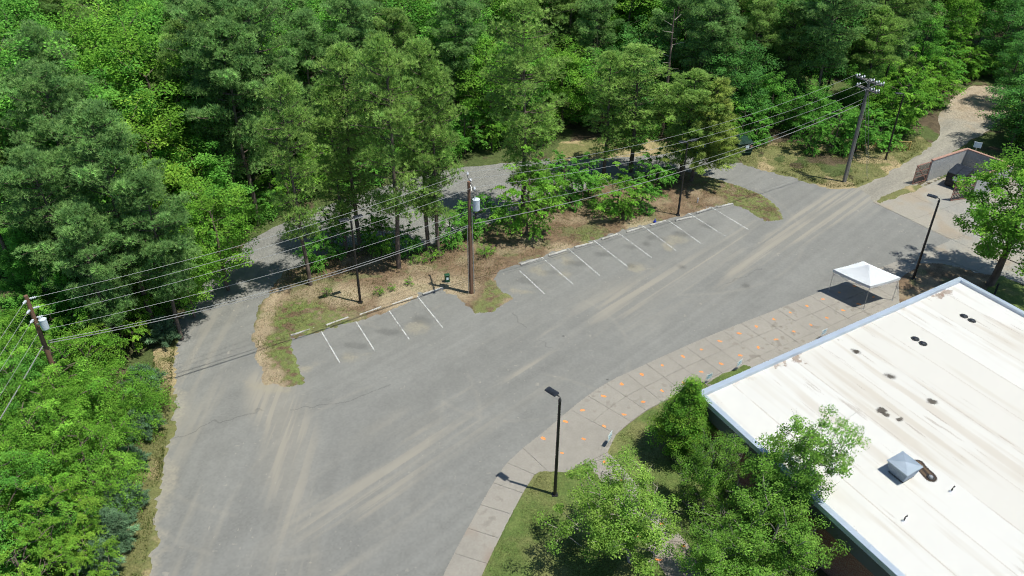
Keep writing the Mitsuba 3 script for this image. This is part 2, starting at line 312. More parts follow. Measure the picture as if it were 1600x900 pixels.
mat('fascia_mat', (0.085, 0.09, 0.09), 0.6)
def brick_c(p, n, uv):
    s = p.x * 0.854 + p.y * 0.52 + p.x * 0.468 - p.y * 0.884; row = dr.floor(p.z / 0.075)
    c = s / 0.215 + 0.5 * (row - 2 * dr.floor(row / 2)); k = cell_rand(dr.floor(c), row, 1)
    e = dr.minimum(dr.abs(c - dr.floor(c + 0.5)) * 0.215, dr.abs(p.z / 0.075 - dr.floor(p.z / 0.075 + 0.5)) * 0.075)
    return mix((0.30, 0.27, 0.24), mix((0.20, 0.075, 0.05), (0.28, 0.12, 0.08), k), smoothstep(0.003, 0.010, e))
mat('brick_mat', brick_c, 0.9)
mat('black_paint', (0.012, 0.012, 0.013), 0.38, spec=0.5)
mat('lamp_metal', lambda p, n, uv: mix((0.035, 0.042, 0.055), (0.02, 0.024, 0.03), noise(p.x * 5, p.y * 5, p.z * 5)), 0.4, metallic=0.3)
mat('steel_mat', (0.42, 0.43, 0.44), 0.4, metallic=0.7)
mat('galv_mat', lambda p, n, uv: mix((0.40, 0.47, 0.54), (0.33, 0.39, 0.45), noise(p.x * 2, p.y * 2, 1)), 0.45, metallic=0.5)
mat('dark_metal', (0.03, 0.032, 0.035), 0.6)
mat('white_fabric', (0.56, 0.58, 0.60), 0.8)
mat('white_plastic', (0.75, 0.76, 0.78), 0.5)
mat('insulator_mat', (0.55, 0.58, 0.62), 0.25, spec=0.6)
mat('tank_mat', (0.50, 0.56, 0.62), 0.4)
def wood_c(p, n, uv):
    s = fbm(p.x * 12 + p.y * 9, p.y * 12 - p.x * 7, p.z * 0.4, octaves=3)
    return mix((0.10, 0.055, 0.035), (0.24, 0.14, 0.095), s)
mat('pole_wood', wood_c, 0.9)
def wood_g(p, n, uv):
    s = fbm(p.x * 12 + p.y * 9, p.y * 12 - p.x * 7, p.z * 0.4, octaves=3)
    return mix((0.095, 0.09, 0.082), (0.26, 0.25, 0.235), s)
mat('grey_wood', wood_g, 0.9)
mat('wire_mat', (0.33, 0.34, 0.34), 0.5, metallic=0.3)
mat('cable_mat', (0.22, 0.22, 0.22), 0.6)
def bark_c(p, n, uv):
    s = fbm(p.x * 6, p.y * 6, p.z * 1.6, octaves=3)
    return mix((0.055, 0.042, 0.034), (0.21, 0.165, 0.135), s)
mat('bark_mat', bark_c, 0.95)
mat('pale_bark', lambda p, n, uv: mix((0.15, 0.125, 0.10), (0.36, 0.33, 0.29), fbm(p.x * 5, p.y * 5, p.z * 3)), 0.95)
mat('orange_paint', lambda p, n, uv: mix((0.80, 0.27, 0.07), (0.62, 0.30, 0.14), smoothstep(0.45, 0.75, fbm(p.x * 7, p.y * 7, 2))), 0.7)
mat('terracotta', lambda p, n, uv: mix((0.30, 0.17, 0.13), (0.38, 0.24, 0.19), noise(p.x * 2, p.y * 2, p.z * 2)), 0.85)
mat('block_mat', lambda p, n, uv: mix((0.37, 0.375, 0.37), (0.30, 0.305, 0.305), fbm(p.x * 2, p.y * 2, p.z * 3)), 0.9)
mat('rust_paint', lambda p, n, uv: mix((0.22, 0.10, 0.08), (0.33, 0.18, 0.14), noise(p.x * 6, p.y * 6, p.z * 6)), 0.7)
mat('slat_mat', (0.05, 0.045, 0.042), 0.7)
mat('bin_black', lambda p, n, uv: mix((0.022, 0.023, 0.026), (0.04, 0.04, 0.043), fbm(p.x * 3, p.y * 3, p.z * 3)), 0.55)
mat('bin_green', (0.008, 0.036, 0.024), 0.5)
mat('box_green', (0.015, 0.07, 0.035), 0.5)
mat('blue_plastic', (0.02, 0.09, 0.26), 0.5)
mat('cone_blue', (0.02, 0.05, 0.42), 0.5)
mat('yellow_paint', lambda p, n, uv: mix((0.50, 0.37, 0.13), (0.40, 0.27, 0.10), noise(p.x * 4, p.y * 4, p.z * 4)), 0.6)
mat('sign_blue', (0.12, 0.30, 0.48), 0.6)
mat('sign_white', (0.62, 0.70, 0.74), 0.5)
# all leaves: one translucent material, the colour of each leaf from its mesh
scene['leaf_mat'] = {'type': 'principledthin', 'base_color': {'type': 'mesh_attribute', 'name': 'vertex_color'}, 'roughness': 0.55, 'eta': 1.25, 'diff_trans': 0.85, 'spec_trans': 0.0}
scene['needle_mat'] = {'type': 'principledthin', 'base_color': {'type': 'mesh_attribute', 'name': 'vertex_color'}, 'roughness': 0.75, 'eta': 1.2, 'diff_trans': 0.85, 'spec_trans': 0.0}
# ---------------------------------------------------------------- the ground
OUT_L = [(-18.95,26.53),(-19.90,30.77),(-21.62,37.21),(-23.92,44.68),(-25.09,48.70),(-24.97,54.79),(-23.16,61.70),(-19.86,66.64),(-12.90,72.70),(-6.81,76.98),(4.71,80.21),(13.88,81.62),(17.45,82.05),(23.12,79.10),(24.88,79.31),(29.06,76.02),(32.15,73.35),(34.53,73.70),(35.07,70.27)]
lot = Polygon([(-16.0, 12.0)] + OUT_L + [(39.48,62.86),(33.70,59.40),(27.99,55.99),(21.23,51.84),(14.19,47.62),(6.61,42.43),(2.87,38.42),(0.09,35.25),(-1.87,30.98),(-3.41,26.70)] + [(-5.5, 12.0)])
lot = lot.buffer(0)
TRACK = Polygon([(34.34,73.69),(38.14,76.37),(45.30,83.05),(49.47,87.60),(51.91,93.81),(57.40,101.31),(61.73,105.47),(66.00,105.06),(69.92,101.64),(62.21,94.94),(55.88,89.33),(50.83,84.99),(45.71,79.94),(40.99,74.43),(40.37,72.65),(35.15,70.00)])
paved = lot.union(TRACK.buffer(0))
# one sheet to the horizon: fine where it is seen, coarse beyond
xs = np.concatenate([np.linspace(-900, -75, 12), np.arange(-74, 96, 0.75), np.linspace(97, 900, 12)])
ys = np.concatenate([np.linspace(-500, 0, 8), np.arange(1, 135, 0.75), np.linspace(136, 1500, 14)])
X, Y = np.meshgrid(xs, ys, indexing='ij'); P = np.stack([X, Y, X * 0], -1)
built = paved.union(Polygon([(33.75,59.50),(28.02,56.09),(21.25,51.93),(14.21,47.70),(8.30,43.71),(2.87,38.48),(0.09,35.30),(-1.87,31.02),(-3.44,26.74),(-4.04,24.62)] + [(-3.5, 14), (30, 12), (52, 30), (70, 52)] + [(55.21,68.78),(53.36,74.39),(49.58,78.70),(44.65,76.04),(41.33,73.69),(35.13,70.27)]).buffer(0.6))
sd = -signed(built, X, Y) + (meshkit.fbm(P * 0.8, 3, 3) - 0.5) * 0.7
Z = np.where(sd > -0.3, -0.12 + 0.2 * np.clip((sd + 0.3) / 0.7, 0, 1) + 0.25 * np.clip(sd / 4, 0, 1) * (meshkit.fbm(P * 0.3, 4, 9) - 0.3), -0.12)
put('forest_floor', grid_mesh(X, Y, Z), 'forest_mat', kind='structure')
asphalt_key = put('asphalt_lot', sheet(lot.buffer(1.2), 0.0), 'asphalt_mat', kind='structure')
put('gravel_track', mound(TRACK, 0.5, 0.03, 0.05, 1.2, 0.8, 4, -0.04), 'track_mat', kind='structure')
ISL = Polygon([(-18.96,47.03),(-19.47,51.36),(-18.75,56.39),(-15.47,59.49),(-13.23,61.31),(-8.87,59.61),(-5.73,62.14),(-2.40,64.71),(4.29,70.20),(8.98,73.91),(16.76,77.82),(20.64,75.37),(24.15,72.31),(25.43,69.26),(25.28,66.75),(23.64,66.21),(22.44,68.39),(21.18,69.85),(19.63,69.28),(17.27,67.90),(14.94,66.68),(12.48,65.37),(10.15,64.10),(7.69,62.62),(5.31,61.09),(2.85,59.71),(0.52,58.17),(-1.18,56.69),(-1.58,55.39),(-0.14,52.57),(-1.57,50.94),(-2.89,50.66),(-3.93,52.51),(-5.56,53.97),(-7.41,53.47),(-7.81,52.45),(-9.48,50.99),(-11.62,49.58),(-14.01,48.22),(-16.30,47.23),(-15.75,45.92),(-14.23,42.20),(-15.50,41.71),(-16.59,41.90)]).buffer(0)
island_key = put('planted_island', mound(ISL, 0.18, 0.10, 0.08, 0.5, 0.26, 2), 'island_mat', kind='structure')
VERGE = Polygon([(24.04,80.13),(26.28,85.16),(31.75,85.28),(38.07,84.69),(43.70,87.08),(47.05,87.16),(47.25,84.90),(45.15,82.69),(38.02,76.05),(34.61,73.55),(32.05,73.06),(28.97,75.70),(24.80,78.98)]).buffer(0)
VERGE_X = Polygon([(24.04,80.13),(26.14,83.68),(31.06,82.90),(37.06,81.80),(42.58,84.25),(46.24,85.25),(46.80,84.53),(45.15,82.69),(38.02,76.05),(34.61,73.55),(32.05,73.06),(28.97,75.70),(24.80,78.98)]).buffer(0)
put('grass_verge', mound(VERGE, 0.35, 0.14, 0.08, 0.7, 0.4, 6), 'verge_mat', kind='structure')
VERGE2 = Polygon([(-24.88,48.13),(-23.92,44.68),(-21.62,37.21),(-19.90,30.77),(-18.87,26.34),(-21.23,26.31),(-21.57,30.75),(-22.86,35.78),(-24.42,41.86),(-25.66,46.93)]).buffer(0.2)
put('roadside_strip', mound(VERGE2, 0.3, 0.14, 0.08, 0.7, 0.45, 8), 'verge_mat', kind='structure')
VERGE3 = Polygon([(3.99,79.35),(4.87,84.10),(10.07,86.09),(15.85,85.66),(18.46,83.87),(17.39,81.70),(13.83,81.27)]).buffer(0.2)
put('grass_clearing', mound(VERGE3, 0.35, 0.16, 0.06, 0.7, 0.45, 9), 'verge_mat', kind='structure')
VERGE4 = Polygon([(38.36,72.75),(40.40,74.12),(41.39,74.14),(41.14,73.25),(35.53,70.01),(35.25,70.28)]).buffer(0)
put('weedy_strip', mound(VERGE4, 0.25, 0.07, 0.05, 0.4, 0.25, 10), 'verge_mat', kind='structure')

# painted stall lines
def stripe(a, b, w=0.085):
    a, b = np.array(a), np.array(b); d = (b - a) / np.linalg.norm(b - a); n = np.array([-d[1], d[0]]) * w / 2
    c = np.array([a + n, b + n, b - n, a - n])
    return np.c_[np.vstack([c, c]), [0.001] * 4 + [0.005] * 4], np.array([[4, 6, 5], [4, 7, 6], [0, 1, 5], [0, 5, 4], [1, 2, 6], [1, 6, 5], [2, 3, 7], [2, 7, 6], [3, 0, 4], [3, 4, 7]])
def fixup(m):
    t = trimesh.Trimesh(*m, process=False); t.fix_normals(); return np.array(t.vertices), np.array(t.faces)
HEADS = [(0.61,56.96),(2.36,59.48),(4.78,60.89),(7.19,62.30),(9.56,63.64),(11.96,65.02),(14.54,66.04),(16.63,67.71),(18.88,69.26)]
TAILS = [(2.61,53.42),(4.98,54.91),(7.27,56.26),(9.72,57.78),(11.99,59.26),(14.31,60.50),(16.71,61.86),(19.18,63.19),(21.59,64.44)]
HL = [(-14.20,48.22),(-12.14,50.08),(-9.45,50.84),(-7.59,53.09)]
TL = [(-12.06,44.36),(-9.78,45.71),(-7.50,47.20),(-5.16,48.71)]
HB = [(-10.60,64.56),(-8.13,67.00),(-6.58,65.63),(13.39,77.90)]
TB = [(-8.69,60.49),(-5.75,62.37),(-4.91,63.57),(14.10,75.70)]
for a, b in list(zip(HEADS, TAILS)) + list(zip(HL, TL)) + list(zip(HB[:3], TB[:3])):
    put('parking_line', fixup(stripe(a, b)), 'line_mat', asphalt_key)

# ---------------------------------------------------------------- sidewalk: an outer edge, slabs cut across it
WZ = 0.10
OUTER = spline([(33.65,59.33),(27.94,55.93),(21.19,51.78),(17.47,49.57),(14.17,47.56),(10.50,45.13),(8.27,43.58),(6.60,42.38),(4.73,40.57),(2.86,38.37),(1.48,36.72),(0.09,35.20),(-0.95,33.21),(-1.86,30.93),(-2.73,28.67),(-3.43,26.66),(-4.03,24.55)], 0.25)
seg = np.linalg.norm(np.diff(OUTER, axis=0), axis=1); S = np.r_[0, np.cumsum(seg)]
tan_ = np.gradient(OUTER, axis=0); tan_ /= np.linalg.norm(tan_, axis=1, keepdims=True)
NORM = np.stack([-tan_[:, 1], tan_[:, 0]], 1)      # to the left of the walking direction: the lawn side
def at(s, off=0.0):
    x = np.array([np.interp(s, S, OUTER[:, k]) for k in (0, 1)]); n = np.array([np.interp(s, S, NORM[:, k]) for k in (0, 1)])
    return x + n / np.linalg.norm(n) * off
def s_near(pt): return S[np.argmin(np.linalg.norm(OUTER - np.array(pt), axis=1))]
S_A = s_near([(3.74,39.54)][0]); S_B = s_near([(0.88,35.98)][0])
walk = put('sidewalk', sheet(Polygon([tuple(at(s, 0.25)) for s in np.arange(0.3, S[-1] - 0.3, 0.5)] + [tuple(at(s, 1.6)) for s in np.arange(S[-1] - 0.3, 0.3, -0.5)]).buffer(0.01), 0.035), 'concrete_mat', kind='structure')
rng = np.random.default_rng(5)
BED = Polygon([(30.49,52.62),(31.70,55.76),(32.58,56.77),(34.85,58.46),(37.04,58.50),(39.03,56.98),(40.50,56.50),(41.34,54.28),(42.23,52.18)] + [(36, 48), (30, 49)]).buffer(0)
def slab(pts):
    pg = Polygon(pts)
    if pg.is_valid: pg = pg.difference(BED.buffer(-0.1))
    if pg.geom_type != 'Polygon': return
    if not pg.is_valid or pg.area < 0.05: return
    pg = pg.buffer(-0.010, join_style=2)
    put('slab', prism(pg, -0.06, WZ + rng.uniform(-0.004, 0.004), 0.006 if pg.convex_hull.area < pg.area * 1.001 else 0), 'concrete_mat', walk)
def strip(s0, s1, o0, o1):
    n = 3
    return [tuple(at(s, o0)) for s in np.linspace(s0, s1, n)] + [tuple(at(s, o1)) for s in np.linspace(s1, s0, n)]
sgn = 1 if np.linalg.norm(at(S_A, 3.6) - np.array([(6.01,37.06)][0])) < np.linalg.norm(at(S_A, -3.6) - np.array([(6.01,37.06)][0])) else -1
n = int(round((S_A - 0.3) / 1.83)); js = np.linspace(0.3, S_A, n + 1)
for a, b in zip(js[:-1], js[1:]):
    slab(strip(a, b, 0, sgn * 1.81)); slab(strip(a, b, sgn * 1.81, sgn * 3.62))
    if a < S_A - 9.5: slab(strip(a, b, sgn * 3.62, sgn * 5.43))
    if a < S_A - 12.5: slab(strip(a, b, sgn * 5.43, sgn * 7.0))
# the wide apron where the path to the door joins, then the narrow walk
AP = [tuple(at(S_A, sgn * 3.62))] + [(5.92,35.66),(4.56,34.78),(3.29,33.98),(2.27,34.02)]
slab([tuple(at(S_A)), tuple(at((S_A + S_B) / 2)), tuple(at(S_B))] + AP[::-1])
slab([tuple(at(S_B)), AP[4], [(1.73,34.01)][0], tuple(at(S_B + 1.6, sgn * 1.9)), tuple(at(S_B + 1.6))])
js = np.arange(S_B + 1.6, S[-1], 1.8)
for a, b in zip(js[:-1], js[1:]): slab(strip(a, b, 0, sgn * 1.9))
# the path to the door, slabs two across
PL = [(4.56,34.78),(5.67,32.65),(6.69,30.30),(7.66,27.95),(8.32,26.17)]
PR = [(6.23,35.28),(7.64,32.67),(8.91,30.19),(10.14,27.77),(11.07,26.00)]
pl, pr = spline(PL, 1.83), spline(PR, 1.83); m = min(len(pl), len(pr))
for k in range(m - 1):
    slab([tuple(pl[k]), tuple(pl[k + 1]), tuple(pr[k + 1]), tuple(pr[k])])
slab([AP[1], AP[2], PL[0], PR[0]])
# orange marks sprayed on the concrete, a spot every six feet
MARKS = [(2.04,36.84),(3.52,38.38),(4.55,36.81),(3.14,35.57),(4.66,39.49),(5.94,37.99),(6.16,40.91),(7.36,39.10),(7.50,42.19),(8.73,40.37),(9.03,43.24),(10.17,41.49),(10.60,44.26),(11.75,42.39),(12.22,45.31),(13.21,43.58),(13.70,46.15),(14.78,44.50),(15.26,47.18),(16.36,45.48),(16.90,48.16),(17.89,46.45),(18.41,49.08),(19.43,47.44),(19.97,50.03),(21.03,48.47),(21.50,50.95),(22.59,49.35),(23.08,51.90),(24.11,50.31),(24.64,52.88),(25.68,51.33),(26.25,53.88),(27.22,52.24),(27.82,54.85),(28.79,53.27),(5.67,34.85),(6.60,33.30),(7.54,31.75),(6.04,30.91),(8.41,30.17),(6.95,29.33),(9.35,28.67),(7.87,27.74),(4.06,32.38)]
for k, (x, y) in enumerate(MARKS):
    r = np.random.default_rng(100 + k); ang = np.linspace(0, 2 * np.pi, 15)[:-1]
    rad = (r.uniform(0.105, 0.145) + 0.022 * r.standard_normal(14)) * (1 + r.uniform(0.15, 0.4) * np.cos(2 * (ang - 2.6 - r.normal(0, 0.5))))
    pg = Polygon(np.c_[x + rad * np.cos(ang), y + 0.85 * rad * np.sin(ang)]).buffer(0)
    put('marker_spot', prism(pg, WZ - 0.02, WZ + 0.008), 'orange_paint', walk)
# concrete pads by the waste enclosure, slabs
pad_key = put('concrete_apron', sheet(Polygon([(35.40,70.00),(41.07,73.10),(44.78,75.89),(47.35,72.79),(51.24,72.87),(52.72,68.73),(47.01,60.73),(41.95,57.44),(39.03,55.88),(33.71,58.33),(39.36,62.86)]).buffer(0), 0.006), 'pad_mat', kind='structure')
padp = Polygon([(35.13,70.27),(41.33,73.69),(44.65,76.04),(49.58,78.70),(53.36,74.39),(55.21,68.78),(45.97,58.87),(41.96,55.44),(40.66,56.71),(39.35,57.09),(37.33,59.14),(33.86,59.51),(39.48,62.86)]).buffer(0)
d0 = np.array([(35.13,70.27),(39.48,62.86)]); e1 = d0[1] - d0[0]; e1 = e1 / np.linalg.norm(e1); e2 = np.array([-e1[1], e1[0]])
for i in range(-4, 6):
    for j in range(-4, 8):
        o = d0[0] + e1 * i * 4.3 + e2 * j * 4.6
        c = Polygon([o, o + e1 * 4.3, o + e1 * 4.3 + e2 * 4.6, o + e2 * 4.6]).intersection(padp.difference(BED.buffer(-0.1)))
        for gq in getattr(c, 'geoms', [c]):
            if gq.geom_type == 'Polygon' and gq.area > 0.3:
                gq = gq.buffer(-0.012, join_style=2).simplify(0.02)
                if gq.geom_type == 'Polygon' and gq.area > 0.2:
                    put('slab', prism(gq, -0.05, 0.03), 'pad_mat', pad_key)
# lawns
LAWN = Polygon([(-1.42,26.72),(-0.90,28.26),(0.12,30.72),(1.70,34.06),(3.37,34.02),(4.65,34.77),(5.75,32.64),(6.77,30.30),(7.74,27.94),(8.34,26.24),(9.02,24.58),(-3.01,24.46)]).buffer(0)
lawn1 = put('front_lawn', mound(LAWN, 0.2, 0.11, 0.05, 0.35, 0.12, 12, 0.0), 'lawn_mat', kind='structure')
LAWN2 = Polygon([(6.11,36.71),(6.51,37.12),(9.16,39.42),(13.16,42.39),(16.56,44.54),(16.93,44.19)] + [(10.6, 35.5), (12.9, 31.6), (16.8, 24.2), (19.0, 20.0), (13.5, 20.0)] + [(11.18,26.00),(10.24,27.89),(9.01,30.33),(7.74,32.81),(6.33,35.44)]).buffer(0)
put('entrance_lawn', mound(LAWN2, 0.2, 0.11, 0.05, 0.35, 0.12, 13, 0.0), 'lawn_mat', kind='structure')
put('mulch_bed', mound(BED, 0.25, 0.10, 0.06, 0.4, 0.2, 14, 0.0), 'island_mat', kind='structure')
LAWN3 = Polygon([(40.40,56.30),(41.24,54.09),(42.24,50.44),(39.04,49.96),(37.87,53.02)]).buffer(0.4)
put('side_lawn', mound(LAWN3, 0.25, 0.15, 0.05, 0.4, 0.2, 15, 0.0), 'lawn_mat', kind='structure')
def blades(poly, n, h, cols, seed, z=0.1):
    r = np.random.default_rng(seed); x0, y0, x1, y1 = poly.bounds
    p = np.c_[r.uniform(x0, x1, n * 3), r.uniform(y0, y1, n * 3)]; p = p[shapely.contains_xy(poly.buffer(-0.1), p[:, 0], p[:, 1])]
    keep = meshkit.fbm(np.c_[p * 0.5, p[:, :1] * 0], 3, seed) + r.uniform(-0.2, 0.2, len(p)) > 0.45
    p = p[keep][:n]; k = len(p); a = r.uniform(0, 2 * np.pi, k); hh = h * r.uniform(0.5, 1.3, k); w = hh * 0.16
    b = np.c_[p, np.full(k, z - 0.03)]; s = np.c_[np.cos(a), np.sin(a), a * 0] * w[:, None]
    lean = np.c_[r.normal(0, 0.4, (k, 2)), np.ones(k)]; tip = b + lean * hh[:, None]
    v = np.stack([b - s, b + s, tip], 1).reshape(-1, 3); f = np.arange(3 * k).reshape(-1, 3)
    c = np.array(cols)[r.integers(0, len(cols), k)] * r.uniform(0.8, 1.2, (k, 1))
    return v, f, np.repeat(c, 3, 0)
GC = [(0.10, 0.14, 0.035), (0.14, 0.17, 0.05), (0.20, 0.19, 0.08)]
for nm, pg, n, h, lab in (('lawn_grass', LAWN, 45000, 0.07, 'short mown grass on the lawn beside the narrow curved walk'), ('entrance_grass', LAWN2, 40000, 0.08, 'grass between the walk and the building wall'),
                          ('island_weeds', ISL.buffer(-0.1), 60000, 0.11, 'dry weeds and grass scattered over the planted island'), ('verge_grass', VERGE, 25000, 0.15, 'rough grass around the grey wooden utility pole'),
                          ('roadside_grass', VERGE2, 22000, 0.14, 'grass strip along the left edge of the road')):
    v, f, c = blades(pg, n, h, GC, 7, 0.12)
    put(nm, mikit.ply((v, f), 'leaf_mat', color=c), None, kind='stuff', label=lab)

# ---------------------------------------------------------------- the building
RH = 4.5
bld = thing('school_building', 'long low building with white membrane roof and pale blue metal edge', 'building')
def rp(u, v): return RP + RU * u + RV * v
UL, VL = 25.15, 34.0
wi = 0.75   # the wall stands back under the eaves
def quad_wall(u0, v0, u1, v1, t, z0, z1):
    a, b = rp(u0, v0), rp(u1, v1); d = (b - a) / np.linalg.norm(b - a); n = np.array([-d[1], d[0]])
    return frame(bbox(0, np.linalg.norm(b - a), 0, t, z0, z1), (*a, 0), (*d, 0), (*n, 0))
put('wall', quad_wall(wi, VL, wi, wi, -0.25, -0.1, RH - 1.15), 'brick_mat', bld)
put('wall', quad_wall(wi + 0.28, wi, UL - wi - 0.28, wi, -0.25, -0.1, RH - 1.15), 'brick_mat', bld)
put('wall', quad_wall(UL - wi, wi, UL - wi, VL, -0.25, -0.1, RH - 1.15), 'brick_mat', bld)
put('soffit', fixup(prism(Polygon([rp(0.05, 0.05), rp(UL - 0.05, 0.05), rp(UL - 0.05, VL), rp(0.05, VL)]), RH - 1.14, RH - 1.08)), 'fascia_mat', bld)
for a in ((0, VL, 0, 0.0), (0.09, 0, UL - 0.09, 0), (UL, 0, UL, VL)):
    put('fascia', quad_wall(*a, -0.08, RH - 1.16, RH - 0.02), 'fascia_mat', bld)
for (u0, u1, v0, v1) in ((-0.06, 0.30, 0.304, VL), (-0.06, UL + 0.06, -0.06, 0.30), (UL - 0.30, UL + 0.06, 0.304, VL)):
    c = [rp(u0, v0), rp(u1, v0), rp(u1, v1), rp(u0, v1)]
    n_ = max(1, int(max(u1 - u0, v1 - v0) / 3.05))
    for k in range(n_):
        if u1 - u0 > v1 - v0: q_ = [rp(u0 + (u1 - u0) * k / n_ + 0.003, v0), rp(u0 + (u1 - u0) * (k + 1) / n_ - 0.003, v0), rp(u0 + (u1 - u0) * (k + 1) / n_ - 0.003, v1), rp(u0 + (u1 - u0) * k / n_ + 0.003, v1)]
        else: q_ = [rp(u0, v0 + (v1 - v0) * k / n_ + 0.003), rp(u1, v0 + (v1 - v0) * k / n_ + 0.003), rp(u1, v0 + (v1 - v0) * (k + 1) / n_ - 0.003), rp(u0, v0 + (v1 - v0) * (k + 1) / n_ - 0.003)]
        put('coping', prism(Polygon(q_), RH - 0.30, RH + 0.02, 0.015), 'coping_mat', bld)
roof = put('roof', prism(Polygon([rp(0.05, 0.05), rp(UL - 0.05, 0.05), rp(UL - 0.05, VL), rp(0.05, VL)]), RH - 0.6, RH - 0.215), 'roof_mat', bld)
k = 0
while 0.31 + k * 2.52 < UL - 0.4:
    u0, u1 = (0.31 if k == 0 else k * 2.52), min(UL - 0.31, (k + 1) * 2.52)
    z = RH - 0.20 + (0.004 if k % 2 else 0)
    put('membrane_sheet', prism(Polygon([rp(u0, 0.31), rp(u1, 0.31), rp(u1, VL - 0.1), rp(u0, VL - 0.1)]), RH - 0.214, z), 'roof_mat', roof)
    k += 1
RZ = RH - 0.196
# galvanised ventilator hood with louvres
hx, hy = [(20.43,29.97)][0]
hood = thing('roof_ventilator', 'galvanised louvred ventilator hood with folded lid on the white roof', 'roof ventilator')
HE = (np.r_[RU, 0], np.r_[RV, 0])
def hp(m, bs, nm, par=hood):
    return put(nm, frame(m, (hx, hy, RZ), *HE), bs, par)
hp(bbox(-0.46, 0.46, -0.46, 0.46, 0.0, 0.07), 'dark_metal', 'curb'); hp(bbox(-0.40, 0.40, -0.40, 0.40, 0.07, 0.72), 'dark_metal', 'core')
for i in range(7):
    s = 0.475 + 0.020 * i
    hp(bbox(-s, s, -s, s, 0.085 + 0.09 * i, 0.125 + 0.09 * i, 0.006), 'galv_mat', 'louvre')
top = np.array([[-0.64, -0.64, 0.73], [0.64, -0.64, 0.73], [0.64, 0.64, 0.73], [-0.64, 0.64, 0.73], [-0.64, -0.64, 0.79], [0.64, -0.64, 0.79], [0.64, 0.64, 0.79], [-0.64, 0.64, 0.79], [0, 0, 0.90]])
hp((top, np.array([[0, 2, 1], [0, 3, 2], [0, 1, 5], [0, 5, 4], [1, 2, 6], [1, 6, 5], [2, 3, 7], [2, 7, 6], [3, 0, 4], [3, 4, 7], [4, 5, 8], [5, 6, 8], [6, 7, 8], [7, 4, 8]])), 'galv_mat', 'lid')
# roof drain in its damp patch, paired drains, pipe vents
def drain(x, y, lab, r=0.20, group=None):
    t = thing('roof_drain', lab, 'roof drain', group)
    put('ring', move(lathe([(r, 0), (r, 0.03), (r * 0.8, 0.045), (r * 0.78, 0.01), (0.02, 0.005)], 20), x, y, RZ), 'dark_metal', t, smooth=30)
    put('strainer', move(lathe([(r * 0.62, 0.0), (r * 0.6, 0.07), (r * 0.45, 0.11), (0.01, 0.12)], 14), x, y, RZ), 'steel_mat', t, smooth=40)
drain(*RPOND[2], 'domed roof drain at the end of a dark damp patch beside the ventilator')
VENTS = [(30.58,44.59),(30.87,44.07),(26.18,41.94),(26.46,41.43)]
for (x, y), lab in zip(VENTS, ('low round roof vent nearest the far roof corner, left of its pair', 'low round roof vent nearest the far roof corner, right of its pair', 'low round roof vent of the pair nearer the walk, left one', 'low round roof vent of the pair nearer the walk, right one')):
    t = thing('roof_vent', lab, 'roof vent', 'paired round roof vents')
    put('flange', move(lathe([(0.27, 0), (0.26, 0.02), (0.19, 0.035), (0.01, 0.04)], 20), x, y, RZ), 'dark_metal', t, smooth=30)
    put('cap', move(lathe([(0.15, 0.036), (0.16, 0.08), (0.10, 0.11), (0.01, 0.12)], 16), x, y, RZ), 'lamp_metal', t, smooth=30)
for (x, y), lab in zip([(22.49,28.76),(19.28,26.81)], ('slim bent vent pipe right of the ventilator hood', 'slim bent vent pipe below the ventilator hood')):
    t = thing('vent_pipe', lab, 'vent pipe', 'bent vent pipes on the roof')
    put('pipe', tube([(x, y, RZ), (x, y, RZ + 0.26), (x + 0.03, y + 0.02, RZ + 0.33), (x + 0.12, y + 0.05, RZ + 0.37)], 0.035, 8), 'dark_metal', t, smooth=40)
    put('boot', move(lathe([(0.11, 0), (0.06, 0.05), (0.045, 0.12)], 12), x, y, RZ), 'white_plastic', t, smooth=30)
#PART3
# ---------------------------------------------------------------- lamp posts
def lamp(x, y, heads, lab, h=7.45, tilt=0.05):
    t = thing('lamp_post', lab, 'lamp post', 'black lamp posts around the car park')
    put('base_plate', frame(bbox(-0.17, 0.17, -0.17, 0.17, 0.02, 0.16, 0.02), (x, y, 0), (1, 0, 0), (0, 1, 0)), 'black_paint', t)
    put('pole', tube([(x, y, 0.1), (x, y, h - 0.25)], [0.105, 0.075], 10), 'black_paint', t, smooth=40)
    put('collar', tube([(x, y, h - 0.30), (x, y, h - 0.18)], 0.09, 10), 'dark_metal', t, smooth=40)
    for a in heads:
        d = np.array([math.cos(a), math.sin(a), 0.0]); s = np.array([-d[1], d[0], 0]); o = np.array([x, y, h])
        dz = d * math.cos(tilt) + np.array([0, 0, math.sin(tilt)]); uz = np.cross(dz, s)
        put('arm', tube([o - [0, 0, 0.25], o - [0, 0, 0.05], o + d * 0.12, o + dz * 0.24], 0.04, 8), 'black_paint', t, smooth=40)
        hd = put('head', frame(bbox(0.2, 0.92, -0.20, 0.20, -0.05, 0.06, 0.03), o, dz, s, uz), 'lamp_metal', t)
        for i in range(4): put('cooling_fin', frame(bbox(0.30 + i * 0.13, 0.38 + i * 0.13, -0.15, 0.15, 0.06, 0.085, 0.008), o, dz, s, uz), 'lamp_metal', hd)
        put('lens', frame(bbox(0.34, 0.86, -0.15, 0.15, -0.058, -0.05), o, dz, s, uz), 'white_plastic', hd)
    return t
lamp(*[(2.57,32.21)][0], [2.40], 'black lamp post on the front lawn beside the curved walk, nearest of all lamps')
lamp(*[(-11.83,51.84)][0], [3.675, 0.53], 'two headed black lamp post at the left end of the planted island')
lamp(*[(15.55,67.08)][0], [3.575, 0.43], 'two headed black lamp post at the right end of the planted island')
lamp(*[(33.13,56.08)][0], [2.51], 'black lamp post in the shaded bed beside the white canopy tent')
lamp(*[(40.20,80.32)][0], [3.13], 'black lamp post standing at the woods edge right of the grey utility pole')

